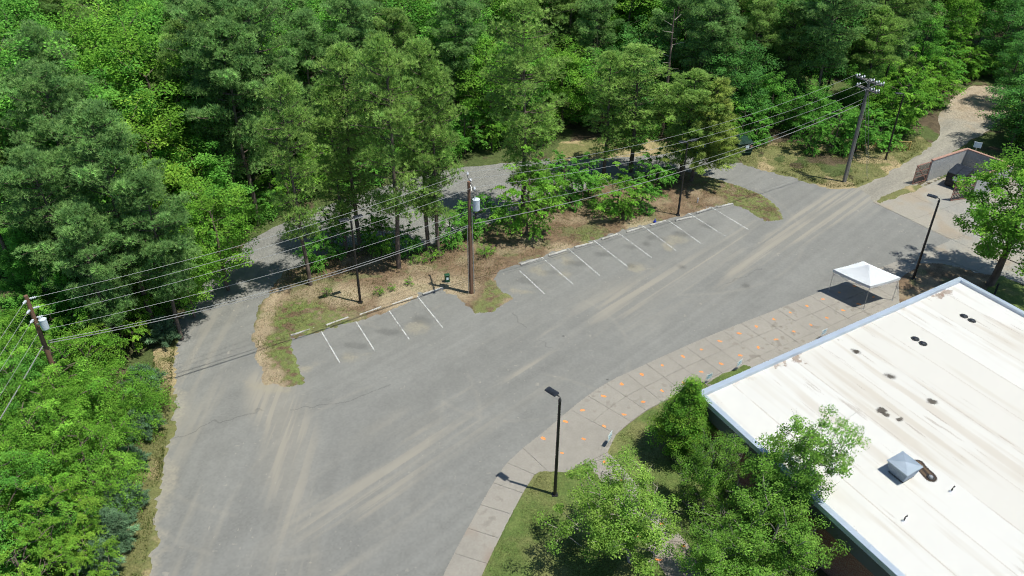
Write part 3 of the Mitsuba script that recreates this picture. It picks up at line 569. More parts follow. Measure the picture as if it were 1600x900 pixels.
# ---------------------------------------------------------------- utility poles and wires
def upole(x, y, h, r, lab, wood, lean=(0, 0)):
    t = thing('utility_pole', lab, 'utility pole')
    put('pole', tube([(x, y, -0.1), (x + lean[0] * 0.5, y + lean[1] * 0.5, h * 0.5), (x + lean[0], y + lean[1], h)], [r, r * 0.85, r * 0.68], 12), wood, t, smooth=40)
    return t
def crossarm(t, c, d, L, wood, n_ins, both=False):
    d = np.array(d) / np.linalg.norm(d); s = np.array([-d[1], d[0], 0.0])
    arm = put('crossarm', frame(bbox(-L / 2, L / 2, -0.05, 0.05, -0.06, 0.06, 0.008), np.array(c) + s * 0.17, (*d, 0), s), wood, t)
    if both: put('crossarm', frame(bbox(-L / 2, L / 2, -0.05, 0.05, -0.06, 0.06, 0.008), np.array(c) - s * 0.17, (*d, 0), s), wood, t)
    for q_ in (-0.5, 0.5):
        put('brace', tube([np.array(c) + s * 0.23 + np.r_[d, 0] * L * q_ * 0.55, np.array(c) + s * 0.2 + [0, 0, -0.65]], 0.02, 6), 'steel_mat', t)
    pts = []
    for f in n_ins:
        o = np.array(c) + s * 0.17 + np.r_[d, 0] * f * L / 2
        put('insulator', move(lathe([(0.03, 0.06), (0.035, 0.14), (0.10, 0.17), (0.045, 0.20), (0.085, 0.23), (0.04, 0.27), (0.05, 0.31), (0.01, 0.33)], 10), *o), 'insulator_mat', t, smooth=50)
        if both: put('insulator', move(lathe([(0.03, 0.06), (0.035, 0.14), (0.10, 0.17), (0.045, 0.20), (0.085, 0.23), (0.04, 0.27), (0.05, 0.31), (0.01, 0.33)], 10), *(o - s * 0.34)), 'insulator_mat', t, smooth=50)
        pts.append(o + [0, 0, 0.31])
    return pts
def tank(t, x, y, z0, z1, r=0.27):
    tk = put('transformer', move(lathe([(0.01, z0 - 0.02), (r * 0.9, z0), (r, z0 + 0.05), (r, z1 - 0.06), (r * 1.06, z1 - 0.05), (r * 1.06, z1), (r * 0.5, z1 + 0.06), (0.01, z1 + 0.07)], 20), x, y, 0), 'tank_mat', t, smooth=35)
    put('bushing', move(lathe([(0.03, z1 + 0.05), (0.06, z1 + 0.12), (0.03, z1 + 0.16), (0.05, z1 + 0.2), (0.02, z1 + 0.26)], 8), x - 0.08, y - 0.06, 0), 'insulator_mat', tk)
    put('bracket', bbox(x - 0.42, x - 0.1, y - 0.04, y + 0.04, (z0 + z1) / 2 - 0.05, (z0 + z1) / 2 + 0.05), 'steel_mat', tk)
P1 = np.array([-3.23, 53.26]); P2 = np.array([33.74, 74.58]); P3 = np.array([-27.4, 37.5])
t1 = upole(*P1, 9.85, 0.165, 'brown wooden utility pole with grey transformer standing between the two rows of stalls', 'pole_wood')
A1 = crossarm(t1, (*P1, 9.7), (0.24, -0.97), 2.7, 'grey_wood', (-0.96, -0.12, 0.96))
tank(t1, P1[0] + 0.52, P1[1] - 0.05, 7.55, 8.45)
put('conduit', tube([(P1[0] + 0.23, P1[1] - 0.06, 0), (P1[0] + 0.21, P1[1] - 0.06, 4), (P1[0] + 0.19, P1[1] - 0.06, 7.4)], 0.035, 8), 'steel_mat', t1)
put('conduit', tube([(P1[0] - 0.21, P1[1] - 0.1, 0), (P1[0] - 0.19, P1[1] - 0.1, 4), (P1[0] - 0.17, P1[1] - 0.1, 6.2)], 0.03, 8), 'steel_mat', t1)
t2 = upole(*P2, 10.75, 0.175, 'weathered grey utility pole with double crossarms on the grass near the woods', 'grey_wood', (0.1, 0.2))
A2 = crossarm(t2, (P2[0] + 0.1, P2[1] + 0.2, 10.55), (0.48, -0.88), 3.0, 'grey_wood', (-0.95, -0.55, 0.2, 0.6, 0.95), True)
B2 = crossarm(t2, (P2[0] + 0.1, P2[1] + 0.2, 9.75), (0.48, -0.88), 2.5, 'grey_wood', (-0.9, 0.45, 0.9), True)
put('guy_wire', tube([(P2[0] + 0.1, P2[1] + 0.1, 9.9), (*[(36.52,75.40)][0], 0.0)], 0.014, 5), 'wire_mat', t2)
put('guy_wire', tube([(P2[0] + 0.1, P2[1] + 0.1, 8.6), (*[(36.62,76.02)][0], 0.0)], 0.014, 5), 'wire_mat', t2)
put('riser', tube([(P2[0] + 0.16, P2[1] - 0.16, 0), (P2[0] + 0.2, P2[1], 8.6)], 0.03, 6), 'steel_mat', t2)
t3 = upole(*P3, 10.0, 0.165, 'brown utility pole rising out of the bushes at the left edge with white transformer', 'pole_wood')
tank(t3, P3[0] + 0.55, P3[1] - 0.15, 7.8, 8.5, 0.2)
E3, W3 = [], []
dE = np.array([0.84, 0.54]); dW = np.array([0.08, -1.0])
for z in (9.75, 9.1, 8.45):
    for d, lst in ((dE, E3), (dW, W3)):
        a = np.array([*P3, z]); d3 = np.array([*d, 0])
        put('insulator', frame(lathe([(0.03, 0.12), (0.085, 0.2), (0.03, 0.24), (0.085, 0.3), (0.03, 0.34), (0.085, 0.4), (0.03, 0.44), (0.02, 0.5)], 8), a, np.cross(d3, [0, 0, 1]), (0, 0, 1), d3), 'insulator_mat', t3, smooth=50)
        lst.append(a + d3 * 0.5)
def wire(a, b, sag, r, lab, bs='wire_mat', group=None):
    a, b = np.array(a), np.array(b); t = np.linspace(0, 1, 25)[:, None]
    k = put('power_line', tube(a + (b - a) * t - [0, 0, 1] * (4 * sag * t * (1 - t)), r, 5), bs)
    tagkey(k, lab, 'wire', group)
R = 0.0125
for i, w_ in enumerate(('topmost', 'second', 'third')):
    wire(E3[i], A1[i], 0.55, R, f'{w_} thin wire from the pole in the left bushes to the brown pole', group='wires from left pole to middle pole')
    j = (0, 2, 4)[i]
    wire(A1[i], A2[j] + [-0.3, -0.2, 0], 1.5, R, f'{w_} thin wire from the brown pole to the grey pole crossarm', group='wires from middle pole to grey pole')
    wire(W3[i], (W3[i] + np.array([*dW * 45, -0.2])), 0.9, R, f'{w_} thin wire leaving the left pole towards the lower left corner', group='wires running out of the lower left')
wire((*P3 , 7.55) + np.r_[dE * 0.2, 0], (*P1, 7.45), 0.6, R, 'fourth wire down between left pole and brown pole, passing below the transformers', group='wires from left pole to middle pole')
wire((*P3 , 7.5) + np.r_[dW * 0.2, 0], np.r_[P3 + dW * 45, 7.3], 0.9, R, 'fourth wire down leaving the left pole towards the lower left corner', group='wires running out of the lower left')
wire((*P3 , 6.6) + np.r_[dE * 0.2, 0], (*P1, 6.15), 0.9, 0.026, 'thick communication cable from the left pole to the brown pole, lowest of that span', 'cable_mat')
wire((*P3 , 6.75) + np.r_[dE * 0.2, 0], (*P1, 6.3), 0.85, 0.016, 'thin strand just above the thick cable between left pole and brown pole')
wire((*P3 , 6.6) + np.r_[dW * 0.2, 0], np.r_[P3 + dW * 45, 6.4], 1.0, 0.034, 'thick communication cable leaving the left pole towards the lower left corner', 'cable_mat')
wire((*P1, 7.45), (P2[0] - 0.1, P2[1], 8.9), 1.5, R, 'upper of the two low wires between brown pole and grey pole')
wire((*P1, 6.3), (P2[0] - 0.1, P2[1], 8.45), 1.2, 0.028, 'thick low cable between the brown pole and the grey pole, lowest of that span', 'cable_mat')

# ---------------------------------------------------------------- wheel stops
def wheel_stop(a, b, lab, grp):
    a, b = np.array(a), np.array(b); c = (a + b) / 2; d = (b - a) / np.linalg.norm(b - a); s = np.array([-d[1], d[0]])
    L, pr = 0.915, [(-0.08, 0), (-0.075, 0.06), (-0.045, 0.115), (0.045, 0.115), (0.075, 0.06), (0.08, 0)]
    v = np.array([[x, y, z] for x in (-L, -L + 0.02, L - 0.02, L) for y, z in [(yy * (0.86 if abs(x) == L else 1), zz * (0.92 if abs(x) == L else 1)) for yy, zz in pr]])
    m = trimesh.convex.convex_hull(v); t = thing('wheel_stop', lab, 'wheel stop', grp)
    tilt = rng.normal(0, 0.01)
    put('body', frame((np.array(m.vertices), np.array(m.faces)), (*c, 0.035), (*d, tilt), (*s, 0)), 'stop_mat', t)
    for f in (-0.55, 0.55): put('pin', frame(lathe([(0.022, 0.10), (0.022, 0.122), (0.001, 0.124)], 8), (*(c + d * f), 0.035), (1, 0, 0), (0, 1, 0)), 'stop_mat', t)
SL = [(-16.24,47.39),(-14.66,48.38),(-13.92,48.71),(-12.39,49.83),(-11.66,50.09),(-10.06,51.25),(-9.42,51.48),(-7.74,52.72),(-7.07,53.10),(-5.56,54.06)]
SR = [(0.63,57.75),(2.33,58.84),(3.06,59.28),(4.76,60.35),(5.40,60.75),(7.16,61.69),(7.82,62.16),(9.60,63.37),(10.21,63.62),(12.03,64.62),(12.60,64.94),(14.29,65.97),(15.13,65.98),(16.81,66.72),(17.32,67.50),(18.99,68.59),(19.57,68.74),(21.30,69.58)]
ORD = ('leftmost', 'second from left', 'third from left', 'fourth from left', 'fifth from left', 'sixth from left', 'seventh from left', 'eighth from left', 'rightmost')
for k in range(5): wheel_stop(SL[2 * k], SL[2 * k + 1], 'concrete wheel stop in the short row of stalls, ' + (ORD[k] if k < 4 else 'last one beside the brown pole'), 'wheel stops in the left row')
for k in range(9): wheel_stop(SR[2 * k], SR[2 * k + 1], 'concrete wheel stop in the long row of stalls, ' + ORD[k], 'wheel stops in the right row')

# ---------------------------------------------------------------- canopy tent
tent = thing('canopy_tent', 'white pop up canopy tent on four thin legs over the sidewalk', 'canopy')
TL_ = np.array([(25.40, 53.90), (27.36, 51.56), (30.10, 52.83), (28.14, 55.17)]); tc = TL_.mean(0)
for x, y in TL_:
    lg = put('leg', frame(bbox(-0.02, 0.02, -0.02, 0.02, WZ, 2.22), (x, y, 0), (0.9, -0.44, 0), (0.44, 0.9, 0)), 'steel_mat', tent)
    put('foot', frame(bbox(-0.06, 0.06, -0.06, 0.06, WZ, WZ + 0.02), (x, y, 0), (0.9, -0.44, 0), (0.44, 0.9, 0)), 'steel_mat', lg)
for k in range(4):
    a, b = TL_[k], TL_[(k + 1) % 4]; mdl = (a + b) / 2
    for p0, p1, z0, z1 in ((a, mdl, 2.1, 1.72), (mdl, b, 1.72, 2.1), (a, mdl, 1.72, 2.1), (mdl, b, 2.1, 1.72)):
        put('truss_bar', tube([(*p0, z0), (*p1, z1)], 0.011, 5), 'steel_mat', tent)
nn = 9; cv, cf = [], []
for k in range(4):
    a, b = tc + (TL_[k] - tc) * 1.035, tc + (TL_[(k + 1) % 4] - tc) * 1.035; base = len(cv)
    for i in range(nn):
        for j in range(nn):
            s, t = i / (nn - 1), j / (nn - 1); e = a + (b - a) * s; p = e + (tc - e) * t
            z = 2.24 + 0.80 * t - 0.10 * math.sin(math.pi * t) - 0.05 * math.sin(math.pi * s) * (1 - t) * 0.8
            cv.append((*p, z))
    for i in range(nn - 1):
        for j in range(nn - 1):
            o = base + i * nn + j; cf += [(o, o + nn, o + nn + 1), (o, o + nn + 1, o + 1)]
put('canopy_top', (np.array(cv), np.array(cf)), 'white_fabric', tent, smooth=50)
for k in range(4):
    a, b = tc + (TL_[k] - tc) * 1.037, tc + (TL_[(k + 1) % 4] - tc) * 1.037; s = np.linspace(0, 1, 13)
    e = a + (b - a) * s[:, None]; zt = 2.238 - 0.04 * np.sin(np.pi * s); zb = zt - 0.20 - 0.015 * np.abs(np.sin(s * np.pi * 6))
    v = np.vstack([np.c_[e, zt], np.c_[e + (e - tc) * 0.006, zb]]); i = np.arange(12)
    put('valance', (v, np.vstack([np.c_[i, i + 1, i + 14], np.c_[i, i + 14, i + 13]])), 'white_fabric', tent)

# ---------------------------------------------------------------- yard signs
def yard_sign(x, y, a, lab, w=0.6, h=0.46, z=0.42, lean=0.0):
    t = thing('yard_sign', lab, 'yard sign', 'small signs along the walk')
    d = np.array([math.cos(a), math.sin(a), 0]); n_ = np.array([-d[1], d[0], 0]); up = np.array([0, 0, 1.0]) + n_ * lean
    F = lambda m: frame(m, (x, y, 0.06), d, n_, up)
    put('panel', F(bbox(-w / 2, w / 2, -0.008, 0.008, z, z + h, 0.003)), 'sign_white', t)
    for sx in (-1, 1): put('stake', F(bbox(sx * 0.17 - 0.008, sx * 0.17 + 0.008, -0.018, -0.009, 0, z + 0.3)), 'steel_mat', t)
    for s in (-1, 1):
        y0, y1 = (0.0085, 0.0105) if s > 0 else (-0.0105, -0.0085)
        put('print', F(bbox(-0.22, 0.05, y0, y1, z + 0.12, z + 0.2)), 'sign_blue', t); put('print', F(bbox(-0.12, 0.2, y0, y1, z + 0.27, z + 0.36)), 'sign_blue', t)
yard_sign(*[(6.09,36.32)][0], 1.05, 'white yard sign at the lawn corner where the wide apron begins', 0.6, 0.6, 0.45)
yard_sign(*[(13.41,42.33)][0], 0.55, 'small white sign on the narrow grass strip nearer the bushy holly tree')
yard_sign(*[(15.81,43.82)][0], 0.75, 'small sign seen from behind at the far tip of the narrow grass strip')
yard_sign(*[(22.90,47.61)][0], 0.6, 'small white sign on the sidewalk against the roof edge near the tent')

# ---------------------------------------------------------------- waste enclosure
EA = np.array([42.55, 75.3]); EU = np.array([0.853, 0.522]); EV = np.array([0.55, -0.835]); EL, EW, EH = 5.75, 4.6, 2.2
enc = thing('waste_enclosure', 'grey block enclosure with terracotta capped walls and rust framed gates', 'enclosure')
def ebox(u0, u1, v0, v1, z0, z1, bs, nm, par=enc, c=0.0):
    return put(nm, frame(bbox(u0, u1, v0, v1, z0, z1, c), (*EA, 0), (*EU, 0), (*EV, 0)), bs, par)
for (u0, u1, v0, v1, o) in ((0, EL, -0.2, 0, 0), (EL, EL + 0.2, -0.2, EW + 0.2, 1), (0, EL, EW, EW + 0.2, 0)):
    w_ = put('wall', frame(bbox(u0 + 0.004, u1 - 0.004, v0 + 0.004, v1 - 0.004, -0.05, EH - 0.01), (*EA, 0), (*EU, 0), (*EV, 0)), 'block_mat', enc)
    L = (v1 - v0) if o else (u1 - u0)
    for r_ in range(11):
        n_ = int(L / 0.405)
        off = 0.2 if r_ % 2 else 0.0
        for q_ in range(n_):
            s0 = q_ * 0.405 + off; s1 = min(s0 + 0.397, L - 0.01)
            if s1 - s0 < 0.08: continue
            z0 = r_ * 0.2 + 0.006; z1 = z0 + 0.19
            if o: m_ = bbox(u0 - 0.012, u0 + 0.01, v0 + s0, v0 + s1, z0, z1)
            else: m_ = bbox(u0 + s0, u0 + s1, (v1 - 0.01) if v1 <= 0 else v0 - 0.012, (v1 + 0.012) if v1 <= 0 else v0 + 0.01, z0, z1)
            if v0 < EW - 0.1: put('block', frame(m_, (*EA, 0), (*EU, 0), (*EV, 0)), 'block_mat', w_)
    n_ = int(L / 0.6)
    for q_ in range(n_):
        s0, s1 = q_ * L / n_ + 0.004, (q_ + 1) * L / n_ - 0.004
        if o: ebox(u0 - 0.05, u1 + 0.05, v0 + s0, v0 + s1, EH, EH + 0.10, 'terracotta', 'cap_tile', enc, 0.01)
        else: ebox(u0 + s0 - (0.0), u0 + s1 - (0.06 if u0 + s1 > EL - 0.05 else 0), v0 - 0.05, v1 + 0.05, EH, EH + 0.10, 'terracotta', 'cap_tile', enc, 0.01)
def gate(o, d, L, lab):
    d = np.array(d) / np.linalg.norm(d); n_ = np.array([-d[1], d[0]])
    g_ = put('gate', frame(bbox(0.04, L - 0.04, -0.012, 0.012, 1.05, 1.13), (*o, 0), (*d, 0), (*n_, 0)), 'rust_paint', enc, label=lab)
    F = lambda m: frame(m, (*o, 0), (*d, 0), (*n_, 0))
    for k in range(12):
        x0 = 0.06 + k * (L - 0.12) / 12
        for sy in (1,): put('slat', F(bbox(x0 + 0.03, x0 + (L - 0.12) / 12 - 0.03, 0.014 if sy > 0 else -0.026, 0.026 if sy > 0 else -0.014, 0.16, 2.04)), 'slat_mat', g_)
    for (a, b) in (((0, 0.1), (L, 0.1)), ((0, 2.1), (L, 2.1)), ((0, 0.1), (0, 2.1)), ((L, 0.1), (L, 2.1)), ((0.05, 0.75), (L - 0.05, 0.75)), ((0.05, 1.42), (L - 0.05, 1.42)), ((0.05, 0.15), (L - 0.05, 2.05))):
        a3 = np.array([*(np.array(o) + d * a[0]), a[1]]); b3 = np.array([*(np.array(o) + d * b[0]), b[1]])
        put('frame_bar', tube([a3, b3], 0.045, 6), 'rust_paint', g_)
gate(EA - EU * 0.12 + EV * -0.1, (-0.87, -0.49), 2.05, 'left gate standing open outward from the wall')
gate(EA + EV * (EW + 0.1) - EU * 0.12, np.array([(43.45,70.86)][0]) - (EA + EV * (EW + 0.1)), 2.3, 'right gate half hidden behind the leafy tree')
dmp = thing('dumpster', 'black dumpster with white stickers inside the block enclosure', 'dumpster')
DO = np.array([(43.72,74.19)][0]); D1 = np.array([(44.77,72.88)][0]); dx = (D1 - DO) / np.linalg.norm(D1 - DO); dy = np.array([-dx[1], dx[0]])
DW = 1.75
def dbox(m, bs, nm, par=dmp, **k): return put(nm, frame(m, (*DO, 0.04), (*dx, 0), (*dy, 0)), bs, par, **k)
hull = np.array([[0.03, 0.05, 0.1], [DW - 0.03, 0.05, 0.1], [DW - 0.03, 1.55, 0.1], [0.03, 1.55, 0.1], [0, 0, 1.45], [DW, 0, 1.45], [DW, 1.6, 1.9], [0, 1.6, 1.9]])
hh_ = trimesh.convex.convex_hull(hull); dbox((np.array(hh_.vertices), np.array(hh_.faces)), 'bin_black', 'body')
for k in (0, 1):
    x0 = 0.02 + k * DW / 2
    lid = np.array([[x0, -0.06, 1.46], [x0 + DW / 2 - 0.04, -0.06, 1.46], [x0 + DW / 2 - 0.04, 1.62, 1.93], [x0, 1.62, 1.93]]); lid = np.vstack([lid, lid + [0, 0, 0.06]])
    l_ = trimesh.convex.convex_hull(lid); dbox((np.array(l_.vertices), np.array(l_.faces)), 'lamp_metal', 'lid')
for zz in (0.5, 0.95): dbox(bbox(-0.04, DW + 0.04, -0.04, 0.03, zz, zz + 0.07, 0.01), 'bin_black', 'rib')
for xx in (-0.09, DW): dbox(bbox(xx, xx + 0.09, 0.3, 1.3, 0.75, 0.95, 0.01), 'bin_black', 'fork_pocket')
dbox(bbox(0.72, 1.12, -0.055, -0.045, 0.85, 1.3), 'sign_white', 'sticker'); dbox(bbox(0.80, 1.04, -0.058, -0.056, 0.98, 1.2), 'steel_mat', 'sticker')
dbox(bbox(1.45, 1.72, -0.055, -0.045, 1.0, 1.32), 'sign_white', 'sticker')
for xx in (0.15, DW - 0.25): dbox(bbox(xx, xx + 0.1, 0.2, 1.4, 0.0, 0.1), 'dark_metal', 'skid')
bs_ = thing('sign_board', 'pale blue square board on a post just behind the enclosure wall', 'sign')
bx_, by_ = 49.0, 79.4
put('post', bbox(bx_ - 0.03, bx_ + 0.03, by_ - 0.03, by_ + 0.03, 0, 2.5), 'steel_mat', bs_); put('panel', frame(bbox(-0.38, 0.38, -0.02, 0.02, 2.0, 2.62, 0.01), (bx_, by_ - 0.06, 0), (0.9, -0.43, 0), (0.43, 0.9, 0)), 'sign_white', bs_)
# ---------------------------------------------------------------- small things
gb = thing('green_dumpster', 'dark green dumpster with white label beside the loop road behind the cedar', 'dumpster')
gx, gy = [(24.16,80.64)][0]
F = lambda m: frame(m, (gx, gy, 0.05), (0.97, 0.25, 0), (-0.25, 0.97, 0))
hh_ = trimesh.convex.convex_hull(np.array([[0.05, 0.05, 0.1], [1.75, 0.05, 0.1], [1.75, 1.3, 0.1], [0.05, 1.3, 0.1], [0, 0, 1.5], [1.8, 0, 1.5], [1.8, 1.4, 1.85], [0, 1.4, 1.85]]))
put('body', F((np.array(hh_.vertices), np.array(hh_.faces))), 'bin_green', gb)
hh_ = trimesh.convex.convex_hull(np.array([[-0.02, -0.05, 1.51], [1.82, -0.05, 1.51], [1.82, 1.42, 1.87], [-0.02, 1.42, 1.87], [0.1, 0.1, 1.72], [1.7, 0.1, 1.72], [1.7, 1.3, 2.02], [0.1, 1.3, 2.02]]))
put('lid', F((np.array(hh_.vertices), np.array(hh_.faces))), 'bin_green', gb)
put('sticker', F(bbox(0.95, 1.35, -0.012, -0.002, 0.95, 1.3)), 'sign_white', gb); put('sticker', F(bbox(1.5, 1.75, -0.012, -0.002, 1.05, 1.3)), 'terracotta', gb)
for zz in (0.45, 0.8): put('rib', F(bbox(-0.03, 1.83, -0.03, 0.04, zz, zz + 0.07, 0.01)), 'bin_green', gb)
for xx in (0.1, 1.6): put('skid', F(bbox(xx, xx + 0.1, 0.2, 1.2, 0.0, 0.1)), 'dark_metal', gb)
bc = thing('recycling_cart', 'blue lidded cart by the loop road behind the island trees', 'cart')
cx_, cy_ = [(20.18,81.24)][0]
hh_ = trimesh.convex.convex_hull(np.array([[x * (1 if z else 0.78) * 0.45, y * (1 if z else 0.78) * 0.5, 0.15 + z] for x in (-1, 1) for y in (-1, 1) for z in (0, 1.1)]))
put('body', move((np.array(hh_.vertices), np.array(hh_.faces)), cx_, cy_), 'blue_plastic', bc)
put('lid', move(bbox(-0.5, 0.5, -0.56, 0.56, 1.26, 1.36, 0.04), cx_, cy_), 'blue_plastic', bc)
for s in (-1, 1): put('wheel', frame(lathe([(0.01, 0), (0.14, 0.01), (0.14, 0.06), (0.01, 0.07)], 12), (cx_ + s * 0.3, cy_ + 0.45, 0.16), (0, 1, 0), (0, 0, 1), (1, 0, 0)), 'dark_metal', bc)
ub = thing('utility_box', 'green box with white label standing on the island left of the brown pole', 'utility box')
ux, uy = [(-5.27,54.93)][0]
F = lambda m: frame(m, (ux, uy, 0.08), (0.96, 0.28, 0), (-0.28, 0.96, 0))
put('plinth', F(bbox(-0.22, 0.22, -0.2, 0.2, -0.05, 0.06)), 'concrete_mat', ub); put('body', F(bbox(-0.19, 0.19, -0.16, 0.16, 0.06, 0.66, 0.02)), 'box_green', ub)
put('hood', F(bbox(-0.21, 0.21, -0.19, 0.18, 0.661, 0.74, 0.03)), 'box_green', ub); put('label_plate', F(bbox(-0.10, 0.10, -0.168, -0.161, 0.3, 0.52)), 'sign_white', ub)
yg = thing('barrier_gate', 'yellow pipe barrier gate at the woods edge beside the gravel track', 'gate')
g0 = np.array([(43.80,83.01)][0]); gd = np.array([-0.97, 0.24])
put('post', tube([(*g0, 0), (*g0, 1.15)], 0.09, 10), 'yellow_paint', yg)
put('rail', tube([(*(g0 + gd * 0.08), 1.05), (*(g0 + gd * 3.6), 1.0)], 0.05, 8), 'yellow_paint', yg)
put('strut', tube([(*(g0 + gd * 0.1), 0.25), (*(g0 + gd * 2.6), 0.98)], 0.04, 8), 'yellow_paint', yg)
put('post', tube([(*(g0 + gd * 3.6), 0), (*(g0 + gd * 3.6), 1.15)], 0.08, 10), 'yellow_paint', yg)
cn = thing('marker_cone', 'small blue cone behind a wheel stop in the long row of stalls', 'cone')
x, y = [(13.17,65.63)][0]
put('base', move(bbox(-0.12, 0.12, -0.12, 0.12, 0.10, 0.13), x, y), 'cone_blue', cn); put('body', move(lathe([(0.095, 0.13), (0.025, 0.42), (0.001, 0.425)], 14), x, y), 'cone_blue', cn, smooth=40)
mp = thing('marker_post', 'short white marker post in the grass near the far end of the island', 'post')
x, y = [(17.87,69.65)][0]
put('shaft', move(lathe([(0.055, 0), (0.055, 0.55), (0.04, 0.6), (0.001, 0.61)], 10), x, y), 'white_plastic', mp, smooth=40); put('band', move(lathe([(0.058, 0.4), (0.058, 0.47)], 10), x, y), 'steel_mat', mp)
fp = thing('fence_post', 'short dark post by the tree trunk beside the far roof edge', 'post')
x, y = [(38.65,53.77)][0]
put('shaft', move(bbox(-0.05, 0.05, -0.05, 0.05, 0, 1.1, 0.01), x, y), 'dark_metal', fp); put('cap', move(bbox(-0.06, 0.06, -0.06, 0.06, 1.1, 1.14), x, y), 'dark_metal', fp)
#PART4
# ---------------------------------------------------------------- trees and shrubs
def unit(v): return v / (np.linalg.norm(v, axis=1, keepdims=True) + 1e-9)
def leaf_mesh(c, nrm, L, W, col, r, fold=0.25):
    """Rhombic leaves: c centres, nrm normals; two triangles each."""
    k = len(c); a = unit(np.cross(nrm, unit(r.normal(size=(k, 3))))); b = np.cross(nrm, a)
    L = L * r.uniform(0.7, 1.3, (k, 1)); W = W * r.uniform(0.7, 1.3, (k, 1))
    v = np.stack([c - a * L / 2, c + b * W / 2 + nrm * L * fold * 0.3, c + a * L / 2, c - b * W / 2 + nrm * L * fold * 0.3], 1).reshape(-1, 3)
    o = np.arange(k)[:, None] * 4
    return v, np.hstack([o, o + 1, o + 2, o, o + 2, o + 3]).reshape(-1, 3), np.repeat(col, 4, 0)
def needle_mesh(c, ax, L, w, k, col, r, spread=0.9):
    n = len(c); d = unit(np.repeat(ax, k, 0) + spread * unit(r.normal(size=(n * k, 3)))); c = np.repeat(c, k, 0)
    s = unit(np.cross(d, np.array([0, 0, 1.0]) + 0.55 * r.normal(size=d.shape))) * w / 2; l = L * r.uniform(0.7, 1.2, (n * k, 1))
    v = np.stack([c - s, c + s, c + d * l], 1).reshape(-1, 3)
    return v, np.arange(len(v)).reshape(-1, 3), np.repeat(np.repeat(col, k, 0), 3, 0)
def join(parts):
    n, vs, fs, cs = 0, [], [], []
    for v, f, c in parts: vs.append(v); fs.append(f + n); cs.append(c); n += len(v)
    return np.vstack(vs), np.vstack(fs), np.vstack(cs)
def skeleton(trunk, targets, r, r0, droop=0.0):
    """Limbs from the trunk to every target; radii by what they carry."""
    nodes = [np.array(p, float) for p in trunk]; par = [-1] + list(range(len(trunk) - 1)); first = len(trunk)
    ax = np.array(trunk)
    for c in sorted(targets, key=lambda c: np.min(np.linalg.norm(ax - c, axis=1))):
        N = np.array(nodes); d = np.linalg.norm(N - c, axis=1) + np.where(N[:, 2] > c[2] - 0.1, 1.5, 0) + np.arange(len(N)) * 0
        j = int(np.argmin(d)); a = N[j]; n = max(2, int(np.linalg.norm(c - a) / 0.9)); prev = j
        for t in np.arange(1, n + 1) / n:
            p = a + (c - a) * t + (r.normal(0, 0.10, 3) if t < 1 else 0) + np.array([0, 0, 0.25 * math.sin(math.pi * t) * (0.4 if t < 1 else 0)])
            nodes.append(p); par.append(prev); prev = len(nodes) - 1
    load = np.ones(len(nodes))
    for i in range(len(nodes) - 1, 0, -1): load[par[i]] += load[i] * 0.6
    ms = []
    for i in range(first, len(nodes)):
        ra, rb = [min(r0, 0.016 * math.sqrt(load[k])) for k in (par[i], i)]
        ms.append(tube([nodes[par[i]], nodes[i]], [min(ra, rb * 1.4), rb], 4, False))
    return cat_(ms)
PAL = {'olive': [(0.235, 0.37, 0.1), (0.295, 0.435, 0.125), (0.185, 0.31, 0.09)], 'island': [(0.262, 0.415, 0.1), (0.32, 0.475, 0.125), (0.21, 0.35, 0.09)], 'green_pine': [(0.2, 0.355, 0.112), (0.255, 0.415, 0.135), (0.16, 0.295, 0.1)], 'bright': [(0.17, 0.363, 0.046), (0.221, 0.423, 0.059), (0.133, 0.308, 0.042)], 'mid': [(0.135, 0.345, 0.056), (0.175, 0.4, 0.066), (0.11, 0.295, 0.05)], 'yellow': [(0.189, 0.356, 0.046), (0.238, 0.4, 0.056), (0.154, 0.312, 0.042)], 'dark': [(0.095, 0.25, 0.058), (0.12, 0.295, 0.066), (0.08, 0.215, 0.054)], 'cedar': [(0.33, 0.42, 0.105), (0.39, 0.47, 0.125), (0.26, 0.35, 0.095)], 'blue': [(0.16, 0.27, 0.15), (0.2, 0.32, 0.18), (0.13, 0.23, 0.125)], 'airy': [(0.198, 0.348, 0.06), (0.255, 0.4, 0.077), (0.158, 0.29, 0.053)], 'elm': [(0.158, 0.312, 0.051), (0.202, 0.365, 0.063), (0.128, 0.264, 0.044)], 'holly': [(0.135, 0.3, 0.036), (0.22, 0.38, 0.05), (0.1, 0.24, 0.034)]}
def colours(pal, n, r, spread=0.18):
    p = np.array(PAL[pal]) * 1.13; return p[r.integers(0, 3, n)] * np.exp(r.normal(0, spread, (n, 1)))
GROUPS = {}
def group(name, **parts):
    scene['group_' + name] = {'type': 'shapegroup', **parts}
    GROUPS[name] = list(parts)
